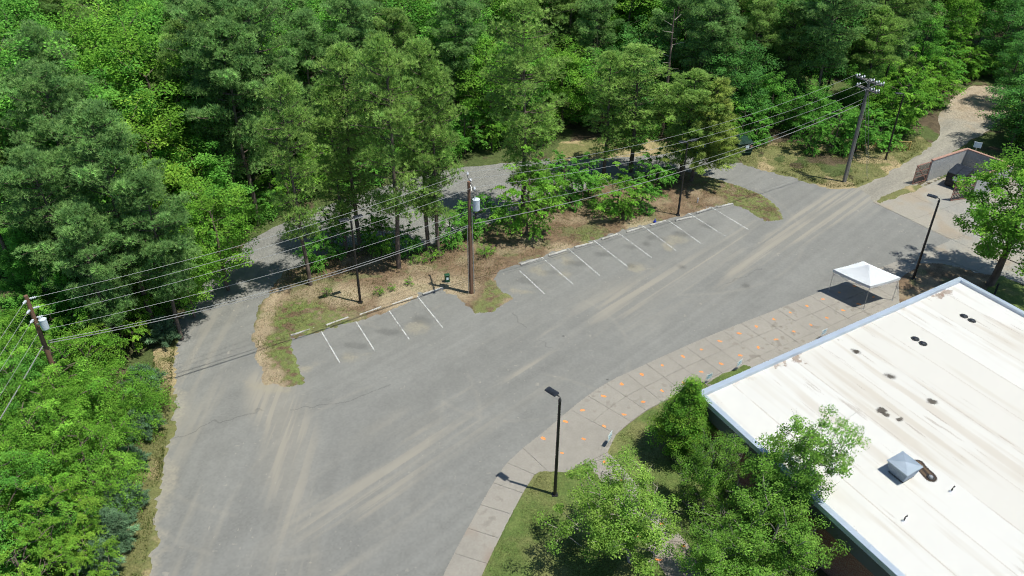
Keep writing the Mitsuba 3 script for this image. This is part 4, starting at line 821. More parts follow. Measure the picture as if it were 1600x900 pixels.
def pine_parts(seed, H=19.0, R=3.4, base=0.42, pal='olive', dens=1.0, top=0.35):
    r = np.random.default_rng(seed)
    tz = np.linspace(0, H * 0.97, 12); lean = r.normal(0, 0.012, 2); wob = np.cumsum(r.normal(0, 0.05, (12, 2)), 0)
    tr = np.c_[lean[0] * tz + wob[:, 0], lean[1] * tz + wob[:, 1], tz]; rad = 0.21 * (1 - 0.82 * tz / H)
    clumps, ms = [], []
    z = H * base
    while z < H * 0.985:
        f = (z / H - base) / (1 - base); prof = (0.55 + 0.9 * f) if f < 0.4 else 0.91 * (1 - ((f - 0.4) / 0.6) ** 2.4) + top * (1 - f)
        for _ in range(r.integers(2, 5)):
            a = r.uniform(0, 2 * np.pi); L = R * prof * r.uniform(0.55, 1.2) + 0.25
            o = np.array([np.interp(z, tz, tr[:, 0]), np.interp(z, tz, tr[:, 1]), z]); d = np.array([math.cos(a), math.sin(a), 0])
            rise = r.uniform(-0.05, 0.30) + 0.35 * f
            tt = np.linspace(0, 1, 5); pts = o + np.outer(tt, d) * L + np.outer(tt ** 1.6, [0, 0, 1]) * L * rise + r.normal(0, 0.05 * L / 3, (5, 3)) * tt[:, None]
            ms.append(tube(pts, 0.022 + 0.030 * (L / 3) * (1 - tt * 0.85), 4, False))
            nb = max(2, int(L * (1.8 if dens > 0.7 else 1.35)))
            for b in range(nb):
                t = 0.35 + 0.65 * (b + r.uniform(0, 1)) / nb; p = np.array([np.interp(t, tt, pts[:, k]) for k in range(3)])
                sd = np.array([-d[1], d[0], 0]) * r.choice([-1, 1]) * r.uniform(0.1, 0.55) * L * (1.15 - t) + np.array([0, 0, r.uniform(0.0, 0.35)])
                e = p + sd * 0.8
                ms.append(tube([p, (p + e) / 2 + [0, 0, 0.03], e], [0.018, 0.013, 0.008], 3, False)); clumps.append(e)
            clumps.append(pts[-1] + [0, 0, 0.1])
        z += r.uniform(0.30, 0.58)
    clumps.append(np.array([tr[-1, 0], tr[-1, 1], H]))
    C = np.array(clumps); k = int(24 * dens)
    n = len(C) * k; cr = np.repeat(r.uniform(0.45, 0.80, len(C)), k)
    off = unit(r.normal(size=(n, 3)) + [0, 0, 0.45]) * r.uniform(0.6, 1, (n, 1)); off[:, 2] = off[:, 2] * 0.6 + 0.05
    c = np.repeat(C, k, 0) + off * cr[:, None]
    ax = unit(off + [0, 0, 0.5]); col = np.repeat(colours(pal, len(C), r, 0.14), k, 0) * np.exp(r.normal(0, 0.13, (n, 1)))
    v, f, cc = needle_mesh(c, ax, 0.32, 0.046, 9, col, r, 0.85)
    return dict(trunk=mikit.ply(tube(tr, rad, 9), 'bark_mat', smooth=40), limbs=mikit.ply(cat_(ms), 'bark_mat'), crown=mikit.ply((v, f), 'needle_mat', color=cc))
def broad_parts(seed, H=12.0, R=4.0, zc=0.6, rz=0.42, n_cl=120, per=85, L=0.23, W=0.14, pal='bright', tr_r=0.2, bark='bark_mat', flat=0.55, cl=0.95, lump=0.35, trunk_top=0.75, hollow=0.35, cone=0.0, frond=0.0, twigs=0):
    r = np.random.default_rng(seed)
    tz = np.linspace(0, H * trunk_top, 9); wob = np.cumsum(r.normal(0, 0.07 * H / 12, (9, 2)), 0); wob -= wob[:1]
    tr = np.c_[wob, tz]
    cs = []
    ph = r.uniform(0, 50, 3)
    while len(cs) < n_cl:
        u = unit(r.normal(size=(1, 3)))[0]; q = r.uniform(hollow, 1) ** 0.7
        k = 1 + lump * 2 * (meshkit.noise(u * 1.9 + ph, seed) - 0.5)
        f = (u[2] * q * k * rz + zc)      # relative height
        taper = 1 - cone * max(0.0, min(1.0, (f - 0.12) / 0.9))
        p = np.array([u[0] * R * q * k * taper, u[1] * R * q * k * taper, H * f])
        if p[2] > 0.06 * H + 0.2: cs.append(p)
    C = np.array(cs)
    sk = skeleton(tr[2:], [c - [0, 0, 0.15] for c in C], r, tr_r * 0.55)
    if twigs:
        tw = []
        for i in r.integers(0, n_cl, twigs):
            o = C[i]; d = unit((o - [0, 0, H * 0.35])[None] + r.normal(0, 0.8, (1, 3)))[0]; L_ = r.uniform(0.5, 1.2)
            m_ = o + d * L_ * 0.5 + r.normal(0, 0.06, 3); e_ = o + d * L_ + r.normal(0, 0.1, 3)
            tw += [tube([o, m_, e_], [0.014, 0.009, 0.004], 3, False), tube([m_, m_ + (e_ - m_) * 0.7 + r.normal(0, 0.16, 3)], [0.008, 0.003], 3, False)]
        sk = cat_([sk] + tw)
    n = n_cl * per; crs = cl * r.uniform(0.65, 1.3, n_cl)
    off = unit(r.normal(size=(n, 3))) * (r.uniform(0, 1, (n, 1)) ** 0.45); off[:, 2] *= flat
    if frond:   # leaves hang along arching sprays
        d = unit(C - [0, 0, H * zc * 0.7]) * [1, 1, 0.3]; d = unit(d + 0.35 * r.normal(size=d.shape)); sp = np.repeat(r.integers(0, 3, n_cl * per)[:, None], 3, 1)
        ang = (sp[:, :1] - 1) * 0.75; dd = np.repeat(d, per, 0); pd = np.c_[-dd[:, 1], dd[:, 0], dd[:, 2] * 0]; dd = dd * np.cos(ang) + pd * np.sin(ang)
        t = r.uniform(-0.25, 1, (n, 1)); LL = frond * np.repeat(r.uniform(0.6, 1.3, n_cl), per)[:, None]
        c = np.repeat(C, per, 0) + dd * t * LL + np.cross(dd, [0, 0, 1.0]) * r.normal(0, 0.16, (n, 1)) * LL * (1.15 - 0.8 * np.abs(t)) + np.array([0, 0, 1.0]) * (r.normal(0, 0.05, (n, 1)) - 0.42 * t * np.abs(t)) * LL
    else: c = np.repeat(C, per, 0) + off * np.repeat(crs, per)[:, None]
    out = unit(c - [0, 0, H * zc * 0.8]); nr = unit(0.5 * out + np.array([0, 0, 0.9]) + 0.55 * r.normal(size=(n, 3)))
    col = np.repeat(colours(pal, n_cl, r, 0.13), per, 0) * np.exp(r.normal(0, 0.2, (n, 1)))
    v, f, cc = leaf_mesh(c, nr, L, W, col, r)
    return dict(trunk=mikit.ply(tube(tr, tr_r * (1 - 0.75 * tz / tz[-1]) + 0.02, 9), bark, smooth=40), limbs=mikit.ply(sk, bark), crown=mikit.ply((v, f), 'leaf_mat', color=cc))
def spray_parts(seed, H=10.0, R=2.8, pal='cedar', n_br=150, dens=16, lean=0.0):
    """Cedar: short rising boughs of fine sprays round a tapering stem."""
    r = np.random.default_rng(seed); tz = np.linspace(0, H * 0.96, 9); tr = np.c_[np.cumsum(r.normal(0, 0.05, (9, 2)), 0) + np.c_[lean * tz, tz * 0], tz]
    parts, ms = [], []
    for i in range(n_br):
        f = (i + r.uniform()) / n_br; z = H * (0.16 + 0.83 * f); L = R * (1 - f) ** 0.75 * r.uniform(0.6, 1.25) + 0.2; a = r.uniform(0, 6.283)
        o = np.array([np.interp(z, tz, tr[:, 0]), np.interp(z, tz, tr[:, 1]), z]); d = np.array([math.cos(a), math.sin(a), 0.30 + 0.3 * f]); e = o + d * L
        ms.append(tube([o, e], [0.03, 0.008], 3, False)); k = max(8, int(dens * L * 2.4)); t = 0.25 + 0.8 * r.uniform(0, 1, (k, 1)) ** 0.7
        c = o + d * L * t + r.normal(0, 0.16, (k, 3)) * (1.4 - t * 0.8)
        parts.append(needle_mesh(c, unit(d + r.normal(0, 0.55, (k, 3)) + [0, 0, 0.25]), 0.34, 0.055, 5, np.repeat(colours(pal, 1, r, 0.15), k, 0) * np.exp(r.normal(0, 0.15, (k, 1))), r, 0.6))
    v, f, cc = join(parts)
    return dict(trunk=mikit.ply(tube(tr, 0.2 * (1 - 0.8 * tz / H), 8), 'bark_mat', smooth=40), limbs=mikit.ply(cat_(ms), 'bark_mat'), crown=mikit.ply((v, f), 'needle_mat', color=cc))
for i, (pal, H, R, b, d) in enumerate((('olive', 19, 3.2, 0.36, 1.0), ('island', 17, 2.9, 0.22, 1.0), ('green_pine', 20, 3.3, 0.36, 1.0), ('green_pine', 17.5, 3.0, 0.3, 1.0), ('island', 18, 2.5, 0.26, 0.62), ('island', 17, 2.2, 0.2, 0.62), ('island', 19, 2.6, 0.22, 0.62), ('green_pine', 18, 3.6, 0.3, 0.95))):
    group('pine_%d' % i, **pine_parts(11 + i, H, R, b, pal, d))
group('broad_bright', **broad_parts(31, 13, 4.4, 0.58, 0.42, 150, 90, pal='bright')); group('broad_mid', **broad_parts(32, 12, 4.0, 0.56, 0.44, 140, 90, pal='mid'))
group('broad_yellow', **broad_parts(33, 12, 3.6, 0.57, 0.43, 130, 90, pal='yellow')); group('broad_dark', **broad_parts(34, 13, 4.2, 0.56, 0.44, 140, 90, pal='dark'))
group('broad_tall', **broad_parts(35, 18, 4.2, 0.60, 0.40, 190, 85, pal='bright', lump=0.45)); group('broad_mid_tall', **broad_parts(36, 17, 4.0, 0.58, 0.42, 180, 85, pal='mid', lump=0.45))
group('under_bright', **broad_parts(frond=0.9, seed=37, H=6, R=2.4, zc=0.52, rz=0.48, n_cl=70, per=130, L=0.17, W=0.095, pal='bright', tr_r=0.09, cl=0.7, flat=0.4)); group('under_mid', **broad_parts(frond=0.9, seed=38, H=5.5, R=2.3, zc=0.5, rz=0.5, n_cl=70, per=130, L=0.17, W=0.095, pal='mid', tr_r=0.09, cl=0.7, flat=0.45))
group('bush_green', **broad_parts(41, 4.0, 2.4, 0.48, 0.52, 130, 270, 0.082, 0.042, 'bright', 0.08, cl=0.62, flat=0.5, hollow=0.5, lump=0.4, frond=1.0))
group('bush_yellow', **broad_parts(42, 3.6, 2.2, 0.48, 0.52, 130, 250, 0.08, 0.042, 'yellow', 0.08, cl=0.55, flat=0.6, hollow=0.5, lump=0.5, frond=0.55))
group('bush_mid', **broad_parts(43, 4.2, 2.3, 0.48, 0.52, 120, 260, 0.082, 0.042, 'mid', 0.08, cl=0.6, flat=0.5, hollow=0.5, lump=0.5, frond=1.0))
group('bush_small', **broad_parts(44, 0.9, 0.55, 0.5, 0.5, 22, 26, 0.10, 0.03, 'bright', 0.02, cl=0.2, flat=0.8, hollow=0.2, lump=0.6, frond=0.28))
group('cedar', **spray_parts(51, 11, 3.0, 'cedar')); group('cedar_dark', **spray_parts(52, 10, 2.7, 'mid', 170)); group('juniper', **spray_parts(53, 3.2, 1.5, 'blue', 90, 14))
group('open_tree', **broad_parts(61, 6.6, 3.1, 0.62, 0.36, 170, 140, 0.115, 0.068, 'airy', 0.11, 'pale_bark', twigs=35, cl=0.5, flat=0.6, lump=0.55, hollow=0.25))
group('open_tall', **broad_parts(62, 8.4, 2.6, 0.60, 0.42, 170, 150, 0.125, 0.08, 'elm', 0.12, 'pale_bark', twigs=20, cl=0.5, flat=0.6, lump=0.6, hollow=0.2))
group('open_wide', **broad_parts(63, 6.4, 3.3, 0.58, 0.42, 170, 135, 0.115, 0.068, 'elm', 0.13, 'pale_bark', twigs=80, cl=0.55, flat=0.6, lump=0.5, hollow=0.2))
group('holly', **broad_parts(64, 5.6, 2.3, 0.46, 0.52, 240, 110, 0.11, 0.055, 'holly', 0.12, cl=0.42, flat=0.6, hollow=0.45, cone=0.75, lump=0.2))
group('shade_tree', **broad_parts(65, 12.5, 4.7, 0.60, 0.41, 330, 85, 0.20, 0.14, 'bright', 0.30, cl=0.66, flat=0.6, lump=0.35))

def M_(x, y, z, s, sz, a, lx=0.0, ly=0.0):
    c, sn = math.cos(a), math.sin(a)
    return T(np.array([[c * s, -sn * s, lx * sz, x], [sn * s, c * s, ly * sz, y], [0, 0, sz, z], [0, 0, 0, 1.0]]).tolist())
PLACED = []
def plant(name, gname, x, y, label, cat, grp=None, s=1.0, sz=None, a=None, z=0.0, kind=None, lx=0.0, ly=0.0):
    key = numbered(name)
    if a is None: a = (math.sin(x * 12.9898 + y * 78.233) * 43758.5453) % 6.283
    scene[key] = {'type': 'instance', 'to_world': M_(x, y, z, s, sz or s, a, lx, ly), 'g': {'type': 'ref', 'id': 'group_' + gname}}
    labels[key] = {'label': label, 'category': cat}
    if grp: labels[key]['group'] = grp
    if kind: labels[key]['kind'] = kind
    if not kind and 'limbs' in GROUPS[gname]: labels[key + '__limbs'] = {'kind': 'stuff'}
    PLACED.append((x, y)); return key
HT = {'pine_0': 19, 'pine_1': 17, 'pine_2': 20, 'pine_3': 17.5, 'pine_4': 18, 'pine_5': 17, 'pine_6': 19, 'pine_7': 18, 'broad_bright': 13, 'broad_mid': 12, 'broad_yellow': 12, 'broad_dark': 13, 'broad_tall': 18, 'broad_mid_tall': 17, 'cedar': 11, 'cedar_dark': 10}
def tree(name, g, xy, h, label, cat='tree', grp=None, w=None, **k):
    sz = h / HT[g]; return plant(name, g, xy[0], xy[1], label, cat, grp, (w or sz), sz, **k)
# the island's own trees, trunk by trunk
tree('pine_tree', 'pine_4', [(-16.27,54.27)][0], 17.2, 'tall pine on the left tip of the island, its bare trunk behind the crossing wires', w=0.8)
tree('pine_tree', 'pine_5', [(-14.34,59.29)][0], 15.0, 'pine standing in the clump behind the two headed lamp, left trunk', w=0.8)
tree('pine_tree', 'pine_6', [(-13.07,59.97)][0], 17.5, 'pine standing in the clump behind the two headed lamp, right trunk', w=0.95)
tree('pine_tree', 'pine_4', [(-9.44,57.06)][0], 19.0, 'tall pine with thick leaning trunk left of the brown utility pole', w=1.0)
tree('pine_tree', 'pine_6', [(-7.16,59.64)][0], 18.0, 'left of the twin pines close behind the brown utility pole', w=0.9)
tree('pine_tree', 'pine_5', [(-6.37,59.43)][0], 16.5, 'right of the twin pines close behind the brown utility pole', w=0.85)
tree('pine_tree', 'pine_6', [(0.84,66.66)][0], 19.6, 'tallest pine in the middle of the island above the bright small tree', w=1.15)
tree('pine_tree', 'pine_5', [(9.43,75.91)][0], 12.6, 'shorter pine in the right half of the island with straight dark trunk', w=0.95)
tree('pine_tree', 'pine_6', [(12.20,76.91)][0], 13.0, 'round topped pine with forked trunk in the right half of the island', w=1.15)
tree('pine_tree', 'pine_1', [(17.08,74.99)][0], 11.2, 'pine close behind the right two headed lamp post', w=0.95)
tree('cedar_tree', 'cedar', [(18.12,74.55)][0], 10.6, 'olive cedar with leaning trunk at the right end of the island', w=1.1, lx=0.16, ly=0.02)
plant('small_tree', 'under_bright', *[(1.22,62.97)][0], 'bright green small tree behind the brown utility pole', 'tree', s=1.2, sz=1.25)
plant('small_tree', 'under_mid', *[(4.72,68.84)][0], 'darker small tree right of the bright one on the island', 'tree', s=0.95, sz=1.0)
plant('small_tree', 'under_bright', *[(9.69,66.96)][0], 'low spreading bright green tree in the middle of the long island', 'tree', s=1.0, sz=0.78)
plant('small_tree', 'under_mid', *[(12.10,67.92)][0], 'small tree just right of the low spreading tree on the island', 'tree', s=0.7, sz=0.7)
plant('small_tree', 'under_mid', *[(-15.39,59.06)][0], 'small leafy tree among trunks at the left of the island', 'tree', s=0.65, sz=0.8)
plant('small_tree', 'under_bright', *[(-10.98,58.92)][0], 'thin leafy sapling left of the thick leaning pine', 'tree', s=0.5, sz=0.75)
for xy, g, s, sz, lab in (([(-5.37,61.00)][0], 'under_mid', 0.6, 0.6, 'leafy sapling right of the twin pines'), ([(-3.21,63.13)][0], 'under_mid', 0.75, 0.75, 'leafy small tree behind the brown utility pole, in its shade'), ([(2.98,68.27)][0], 'under_bright', 0.8, 0.85, 'small leafy tree behind the bright one on the island'),
        ([(6.82,70.81)][0], 'under_mid', 0.8, 0.8, 'small leafy tree below the shorter island pine'), ([(14.21,73.27)][0], 'under_mid', 0.85, 0.7, 'low leafy tree left of the right lamp post'), ([(-11.83,60.21)][0], 'under_mid', 0.6, 0.7, 'leafy sapling in the clump of left island pines'), ([(-16.05,56.94)][0], 'under_mid', 0.55, 0.6, 'leafy sapling at the foot of the left tip pine'), ([(-8.84,59.39)][0], 'under_mid', 0.5, 0.55, 'leafy sapling right of the thick leaning pine')):
    plant('small_tree', g, *xy, lab, 'tree', s=s, sz=sz)
for (px, s, lab) in zip([(-14.41,59.40),(-14.66,52.88),(-10.47,53.05),(-9.53,53.62),(-8.38,54.40),(-8.24,57.91),(-6.78,58.46),(-6.26,58.79),(-7.49,57.92),(-2.38,59.07),(-1.79,59.52)], (1.1, 0.75, 0.8, 0.65, 0.75, 0.9, 1.2, 1.0, 0.7, 1.2, 0.9),
        ('small green bush under the clump of pines', 'small bush right beside the left lamp post', 'small bush in the straw between lamp post and leaning pine', 'tiny bush just right of the straw bush', 'small bush behind the wheel stops right of the leaning pine', 'bright low bush in front of the twin pines, left one', 'bush at the foot of the left twin pine', 'bush at the foot of the right twin pine', 'smallest bush before the twin pines', 'leafy seedling right of the brown utility pole', 'second seedling right of the brown utility pole')):
    plant('small_bush', 'bush_small', *px, lab, 'bush', s=s, z=0.05)
# trees by the building
plant('shade_tree', 'shade_tree', *[(38.95,55.20)][0], 'leafy bright green tree in the bed at the right beside the roof corner', 'tree', s=1.0, sz=1.0, lx=0.06)
plant('young_tree', 'open_tree', *[(6.37,27.60)][0], 'airy young tree beside the path to the door', 'tree', s=1.0, sz=0.98, a=2.2, lx=-0.25, ly=0.02)
plant('young_tree', 'open_wide', *[(10.87,31.13)][0], 'airy tree with grey bare twigs before the building wall', 'tree', s=0.62, sz=0.9, a=0.5)
plant('young_tree', 'open_tall', *[(12.87,28.92)][0], 'tall airy tree whose crown leans over the white roof', 'tree', s=0.85, sz=1.05, a=1.2, lx=0.28)
plant('young_tree', 'open_wide', *[(12.65,26.67)][0], 'dense leafy tree at the bottom edge against the wall', 'tree', s=0.95, sz=0.9, a=3.5, lx=0.12)
plant('young_tree', 'open_wide', *[(10.40,25.88)][0], 'leafy tree at the bottom edge right of the path', 'tree', s=0.72, sz=0.72, a=4.5)
plant('holly_tree', 'holly', *[(10.37,35.54)][0], 'dense dark holly at the building corner', 'tree', s=1.05, sz=1.08)
# shrubs along the left road
SH = 'shrubs along the left road'
BUSH = [([(-30.65,44.58)][0], 'bush_green', 1.1, 'bright leafy shrub right of the left utility pole'), ([(-27.29,45.75)][0], 'bush_yellow', 1.1, 'yellow green shrub touching the left road by the dark gap'),
        ([(-30.35,38.58)][0], 'bush_yellow', 0.9, 'yellow green shrub below the left utility pole wires'), ([(-26.94,39.24)][0], 'bush_green', 1.25, 'broad bright shrub in the middle of the left thicket'),
        ([(-23.89,38.36)][0], 'bush_green', 0.95, 'bright shrub overhanging the left road'), ([(-28.08,32.58)][0], 'bush_green', 1.2, 'bright shrub at the left edge half way down the thicket'),
        ([(-25.59,33.61)][0], 'bush_green', 1.2, 'bright shrub in the lower middle of the left thicket'), ([(-22.73,32.64)][0], 'bush_green', 1.0, 'bright shrub beside the road above the blue green bush'),
        ([(-25.07,28.08)][0], 'bush_mid', 1.1, 'mid green shrub near the lower left corner'), ([(-22.89,28.52)][0], 'bush_yellow', 1.0, 'yellow green shrub near the lower left corner beside the dark hollow'),
        ([(-22.41,25.35)][0], 'bush_yellow', 1.0, 'yellow green shrub at the bottom edge'), ([(-24.98,25.32)][0], 'bush_mid', 1.1, 'mid green shrub cut by the lower left corner'),
        ([(-20.74,26.32)][0], 'bush_yellow', 0.8, 'low yellow green shrub at the bottom edge beside the grass strip'), ([(-32.30,39.16)][0], 'bush_mid', 0.95, 'mid green shrub at the left edge below the pole'),
        ([(-27.73,35.71)][0], 'bush_mid', 1.1, 'mid green shrub hidden among the bright ones'), ([(-31.80,34.58)][0], 'bush_green', 1.1, 'bright shrub cut by the left edge'),
        ([(-28.35,28.46)][0], 'bush_green', 1.1, 'bright shrub cut by the left edge low down'), ([(-31.37,49.27)][0], 'bush_mid', 1.0, 'mid green shrub behind the bright ones under the wires'),
        ([(-35.80,41.70)][0], 'bush_mid', 1.1, 'mid green shrub left of the utility pole')]
BUSH += [((P3[0] + 0.5, P3[1] - 1.3), 'bush_green', 1.1, 'bright shrub hiding the foot of the left utility pole'), ((P3[0] + 1.6, P3[1] - 2.2), 'bush_green', 1.15, 'bright shrub in front of the left utility pole'), ((P3[0] - 1.8, P3[1] - 1.6), 'bush_mid', 1.15, 'mid green shrub just left of the pole foot')]
for xy, g, s, lab in BUSH: plant('shrub', g, xy[0] - 0.75, xy[1] - 0.9, lab, 'shrub', s=s * 1.12, sz=s * 1.32)
for xy, s, lab in zip([(-24.41,41.06),(-22.87,36.90),(-21.68,30.74),(-21.25,28.54),(-21.14,26.70),(-25.15,46.54),(-22.50,33.91)], (0.6, 0.55, 0.6, 0.62, 0.6, 0.6, 0.5), ('blue green juniper bush overhanging the verge', 'low blue green juniper beside the verge half way down', 'blue green juniper near the grass strip, upper one', 'blue green juniper near the grass strip, lower one', 'blue green juniper at the bottom edge', 'pale blue green juniper in the shade at the road bend', 'small blue green juniper under the bright shrubs')):
    plant('juniper', 'juniper', *xy, lab, 'bush', s=s * 1.2, sz=s)
# the woods: key trees first
KEY = [('broad_tall', [(-35.66,68.99)], 20, 'largest bright broadleaf crown in the upper left corner'), ('broad_tall', [(-43.23,71.49)], 17, 'bright broadleaf crown at the left edge near the top'), ('broad_bright', [(-31.39,67.70)], 17, 'bright broadleaf crown right of the largest one in the upper left'),
       ('pine_2', [(-32.83,52.61)], 18, 'dark pine at the left edge below the bright crowns'), ('pine_3', [(-26.41,47.68)], 17, 'dark bushy pine at the left, in front of the yellow green tree'), ('pine_2', [(-29.28,45.80)], 15, 'dark pine at the left edge, lower one'), ('pine_3', [(-24.12,46.97)], 13, 'dark pine above the left wires near the road bend'), ('pine_3', [(-27.31,43.94)], 12, 'lowest dark pine above the left utility pole'),
       ('broad_yellow', [(-29.21,59.74)], 13, 'yellow green tree between dark pines at the left'), ('broad_bright', [(-22.63,53.45)], 9.5, 'bright layered tree overhanging the road bend'), ('broad_bright', [(-24.05,49.68)], 6.5, 'small bright tree at the road bend under the layered one'),
       ('cedar_dark', [(-31.94,45.91)], 10, 'dark green cedar at the left edge above the utility pole'), ('cedar_dark', [(-29.72,45.24)], 8, 'dark green cedar just behind the left utility pole'), ('pine_2', [(-25.64,65.98)], 20, 'tall dark pine in the upper left third'), ('pine_3', [(-23.17,64.16)], 18, 'tall pine left of the road bend'), ('pine_2', [(-21.22,68.41)], 20, 'tall pine reaching the top edge left of centre')]
KEY2 = [('pine_0', (-23.03, 70.00, 13.43), 'olive pine behind the left end of the loop road'), ('pine_3', (-19.84, 76.00, 15.81), 'pine behind the loop road, second from its left end'), ('pine_2', (-16.99, 79.00, 17.16), 'tall pine reaching the top edge behind the leaning island pine'), ('pine_0', (-11.93, 81.00, 14.93), 'olive pine behind the loop road left of the twin pines'), ('pine_2', (-6.74, 84.00, 16.13), 'dark pine at the top edge left of the tallest island pine'),
        ('broad_mid', (-11.18, 82.00, 3.29), 'mid green tree at the woods edge behind the twin pines'), ('broad_bright', (-18.75, 73.00, 5.06), 'bright small tree at the woods edge behind the left island pines'), ('broad_bright', (5.68, 88.00, 10.65), 'bright broadleaf crown behind the tallest island pine'), ('broad_dark', (13.96, 91.00, 12.01), 'dark broadleaf crown behind the round topped pine'), ('pine_2', (9.96, 92.00, 14.48), 'dark pine at the top edge right of centre'), ('pine_3', (18.40, 92.00, 14.90), 'dark bare stemmed pine at the top edge above the cedar'), ('pine_2', (23.88, 90.00, 13.03), 'dark pine above and right of the cedar'),
        ('broad_mid', (29.31, 88.00, 7.34), 'mid green tree at the woods edge left of the grey pole'), ('broad_mid', (33.42, 87.00, 6.62), 'mid green tree right behind the grey pole wires'), ('pine_0', (32.05, 93.00, 13.42), 'olive pine in the upper right above the grey pole wires'), ('pine_1', (41.47, 92.00, 13.04), 'olive pine above the grey pole'), ('pine_1', (46.80, 94.00, 7.12), 'olive pine right of the grey pole'), ('broad_bright', (50.39, 96.00, 4.20), 'bright tree at the left of the dirt clearing'), ('broad_mid', (44.04, 90.00, 3.07), 'mid green tree around the far lamp post'), ('broad_mid', (38.36, 87.00, 3.73), 'mid green tree just behind the grey pole'),
        ('broad_tall', (60.56, 112.00, 12.09), 'tall bright broadleaf tree behind the dirt clearing'), ('broad_dark', (66.86, 110.00, 11.76), 'dark broadleaf tree in the upper right corner'), ('broad_dark', (62.16, 98.00, 9.15), 'dark broadleaf tree at the right edge behind the enclosure'), ('broad_mid_tall', (52.97, 104.00, 11.40), 'mid green broadleaf tree left of the tall bright one')]
bad = paved.buffer(0.8).union(ISL).union(VERGE_X.buffer(-1.0))
CAT = lambda g: ('pine_tree' if g.startswith('pine') else 'cedar_tree' if g.startswith('cedar') else 'broadleaf_tree')
for g, xy, h, lab in KEY:
    x, y = xy[0]; tree(CAT(g), g, (x, y), h, lab, z=0.1)
group('snag', trunk=mikit.ply(tube([(0, 0, 0), (0.1, 0, 6), (0.15, 0.1, 12)], [0.17, 0.12, 0.04], 8), 'bark_mat', smooth=40), limbs=mikit.ply(cat_([tube([(0.1, 0, z), (0.1 + math.cos(z * 9) * 1.2, math.sin(z * 9) * 1.2, z + 0.3)], [0.04, 0.012], 5) for z in np.arange(5, 11.5, 0.55)]), 'pale_bark'))
HT['snag'] = 12
for (x, y, h), lab in (((17.00, 86.50, 14.16), 'bare dead pine trunk at the woods edge above the cedar'),): tree('dead_tree', 'snag', (x, y), h, lab)
for x, y, s, lab in ((44.2, 88.0, 1.35, 'leafy tree between the yellow gate and the gravel track, left one'), (46.5, 92.5, 1.3, 'leafy tree at the left edge of the gravel track')): plant('broadleaf_tree', 'under_bright', x, y, lab, 'tree', s=s, sz=s)
for g, (x, y, h), lab in KEY2: tree(CAT(g), g, (x, y), h, lab, z=0.1)
for x, y, h, g, lab in ((55.5, 84.0, 8.5, 'broad_dark', 'dark low tree overhanging the gravel track behind the enclosure'), (63.5, 90.5, 10, 'broad_dark', 'dark tree right of the dirt clearing, nearer one'), (71, 99.5, 12, 'broad_dark', 'dark tree right of the dirt clearing, farther one'), (58.5, 80.5, 10.5, 'broad_mid', 'dense tree behind the right wall of the enclosure')): tree('broadleaf_tree', g, (x, y), h, lab, w=h / 13 * 1.35)
# the rest of the woods, kept out of the clearings
woods = Polygon([(-75, 40), (-34, 40), (-28.5, 50), (-27, 56), (-26, 63), (-22.5, 69), (-14, 76.5), (-7, 81), (3, 85), (13, 86.5), (21, 85), (26, 85), (33, 82.5), (39, 85), (45, 92), (52, 100), (56, 108), (66, 110), (72, 102), (62, 94), (58, 84), (66, 80), (100, 90), (100, 132), (-75, 132)]).buffer(0)
def project(p):
    d = np.asarray(p, float) - EYE; rt = np.cross(FWD, UP); w = d @ FWD
    return 800 + 1250 * (d @ rt) / w, 450 - 1250 * (d @ UP) / w
rw = random.Random(4)
ZONES = ['at the far left', 'above the left road bend', 'behind the left pines of the island', 'behind the brown utility pole', 'behind the tallest island pine', 'behind the cedar', 'behind the grey utility pole', 'near the dirt clearing']
def zone(px): return ZONES[int(max(0, min(7, px / 200)))]
LABW = {'pine': 'tall pine standing within the woods behind other trees', 'broad': 'broadleaf tree standing within the woods behind other trees', 'under': 'low leafy understorey tree at the edge of the woods'}
tries = 0; nt = 0
while tries < 9000 and nt < 210:
    tries += 1
    x, y = rw.uniform(-72, 98), rw.uniform(40, 128)
    if not woods.contains(Point(x, y)): continue
    if any((x - a) ** 2 + (y - b) ** 2 < (3.4 + 0.015 * max(0, y - 80)) ** 2 for a, b in PLACED): continue
    ed = woods.exterior.distance(Point(x, y)); h = rw.uniform(13.5, 19.5)
    if ed < 3.0: h = rw.uniform(8, 12)
    px, py = project((x, y, h)); bx0, by0 = project((x, y, h * 0.35))
    if not (-110 < px < 1710 and by0 > -30): continue
    right = x > 20
    c = rw.random()
    if ed < 3.0: g = rw.choice(['broad_mid', 'broad_bright', 'broad_dark', 'broad_bright', 'broad_mid'])
    elif right: g = 'broad_mid_tall' if c < 0.3 else 'broad_dark' if c < 0.5 else 'pine_2' if c < 0.75 else 'pine_0'
    else: g = 'pine_2' if c < 0.18 else 'pine_3' if c < 0.34 else 'pine_7' if c < 0.48 else 'pine_0' if c < 0.58 else 'broad_mid_tall' if c < 0.82 else 'broad_tall'
    k = 'pine' if g.startswith('pine') else 'broad'
    zn = zone(px); tree(CAT(g), g, (x, y), h, ('tall pine' if k == 'pine' else 'broadleaf tree') + ' in the woods ' + zn + (', at the front' if ed < 3 else ', farther back'), grp=('pines' if k == 'pine' else 'broadleaf trees') + ' in the woods ' + zn, z=0.1, w=h / HT[g] * rw.uniform(0.9, 1.15)); nt += 1
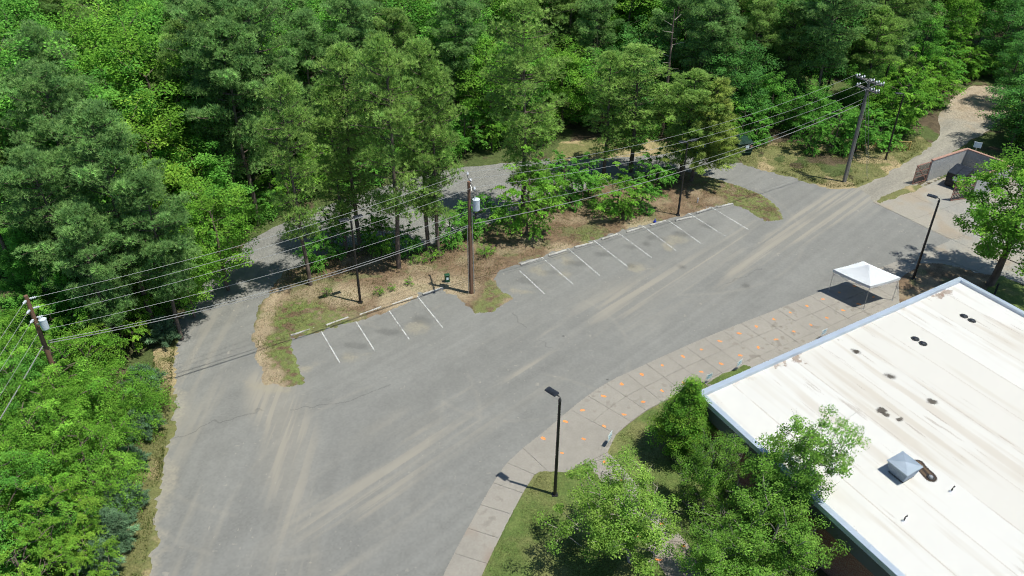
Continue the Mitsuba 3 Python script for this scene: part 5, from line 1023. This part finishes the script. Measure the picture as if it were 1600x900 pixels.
# understorey along the edge
edge = woods.exterior; nu = 0; s = 0.0
while s < edge.length:
    p = edge.interpolate(s); q_ = edge.interpolate(min(edge.length, s + 0.5)); nx, ny = -(q_.y - p.y), q_.x - p.x; L = math.hypot(nx, ny) + 1e-9
    off = rw.uniform(-0.6, 2.2); x, y = p.x + nx / L * off, p.y + ny / L * off
    s += rw.uniform(1.9, 3.2)
    if paved.buffer(1.3).contains(Point(x, y)) or VERGE3.buffer(0.5).contains(Point(x, y)) or VERGE_X.buffer(-1).contains(Point(x, y)): continue
    px, py = project((x, y, 2))
    if not (-60 < px < 1660 and py > -20): continue
    plant('understorey_tree', rw.choice(['under_bright', 'under_mid']), x, y, 'low leafy understorey tree at the woods edge ' + zone(px), 'tree', 'understorey at the woods edge ' + zone(px), s=rw.uniform(0.7, 1.15), sz=rw.uniform(0.6, 1.1), z=0.05)
k = 0
for _ in range(4000):
    x, y = rw.uniform(-70, 95), rw.uniform(36, 120)
    if not woods.buffer(0.5).contains(Point(x, y)) or k > 260: continue
    px, py = project((x, y, 1))
    if not (-60 < px < 1660 and py > -20) or paved.buffer(1.2).contains(Point(x, y)): continue
    k += 1
    key = 'undergrowth__%03d' % k
    scene[key] = {'type': 'instance', 'to_world': M_(x, y, -0.3, rw.uniform(0.6, 1.1), rw.uniform(0.35, 0.75), rw.uniform(0, 6)), 'g': {'type': 'ref', 'id': 'group_undergrowth_bush'}}
group('undergrowth_bush', crown=broad_parts(71, 4.0, 2.6, 0.45, 0.5, 60, 70, 0.2, 0.11, 'mid', 0.08, cl=0.75, hollow=0.5)['crown'])
labels['undergrowth'] = {'label': 'dark leafy undergrowth on the floor of the woods', 'category': 'undergrowth', 'kind': 'stuff'}
# fallen straw and twigs on the island
r = np.random.default_rng(9); p = np.c_[r.uniform(-20, 26, 60000), r.uniform(41, 80, 60000)]; p = p[shapely.contains_xy(ISL.buffer(-0.3), p[:, 0], p[:, 1])][:9000]
n = len(p); v, f, c = needle_mesh(np.c_[p, r.uniform(0.10, 0.19, n)], np.c_[r.normal(size=(n, 2)), r.normal(0, 0.1, n)], 0.17, 0.016, 2, np.array([(0.30, 0.19, 0.11), (0.20, 0.11, 0.06), (0.34, 0.26, 0.16)])[r.integers(0, 3, n)], r, 0.3)
put('pine_straw', mikit.ply((v, f), 'needle_mat', color=c), None, kind='stuff', label='fallen brown pine straw lying over the planted island')
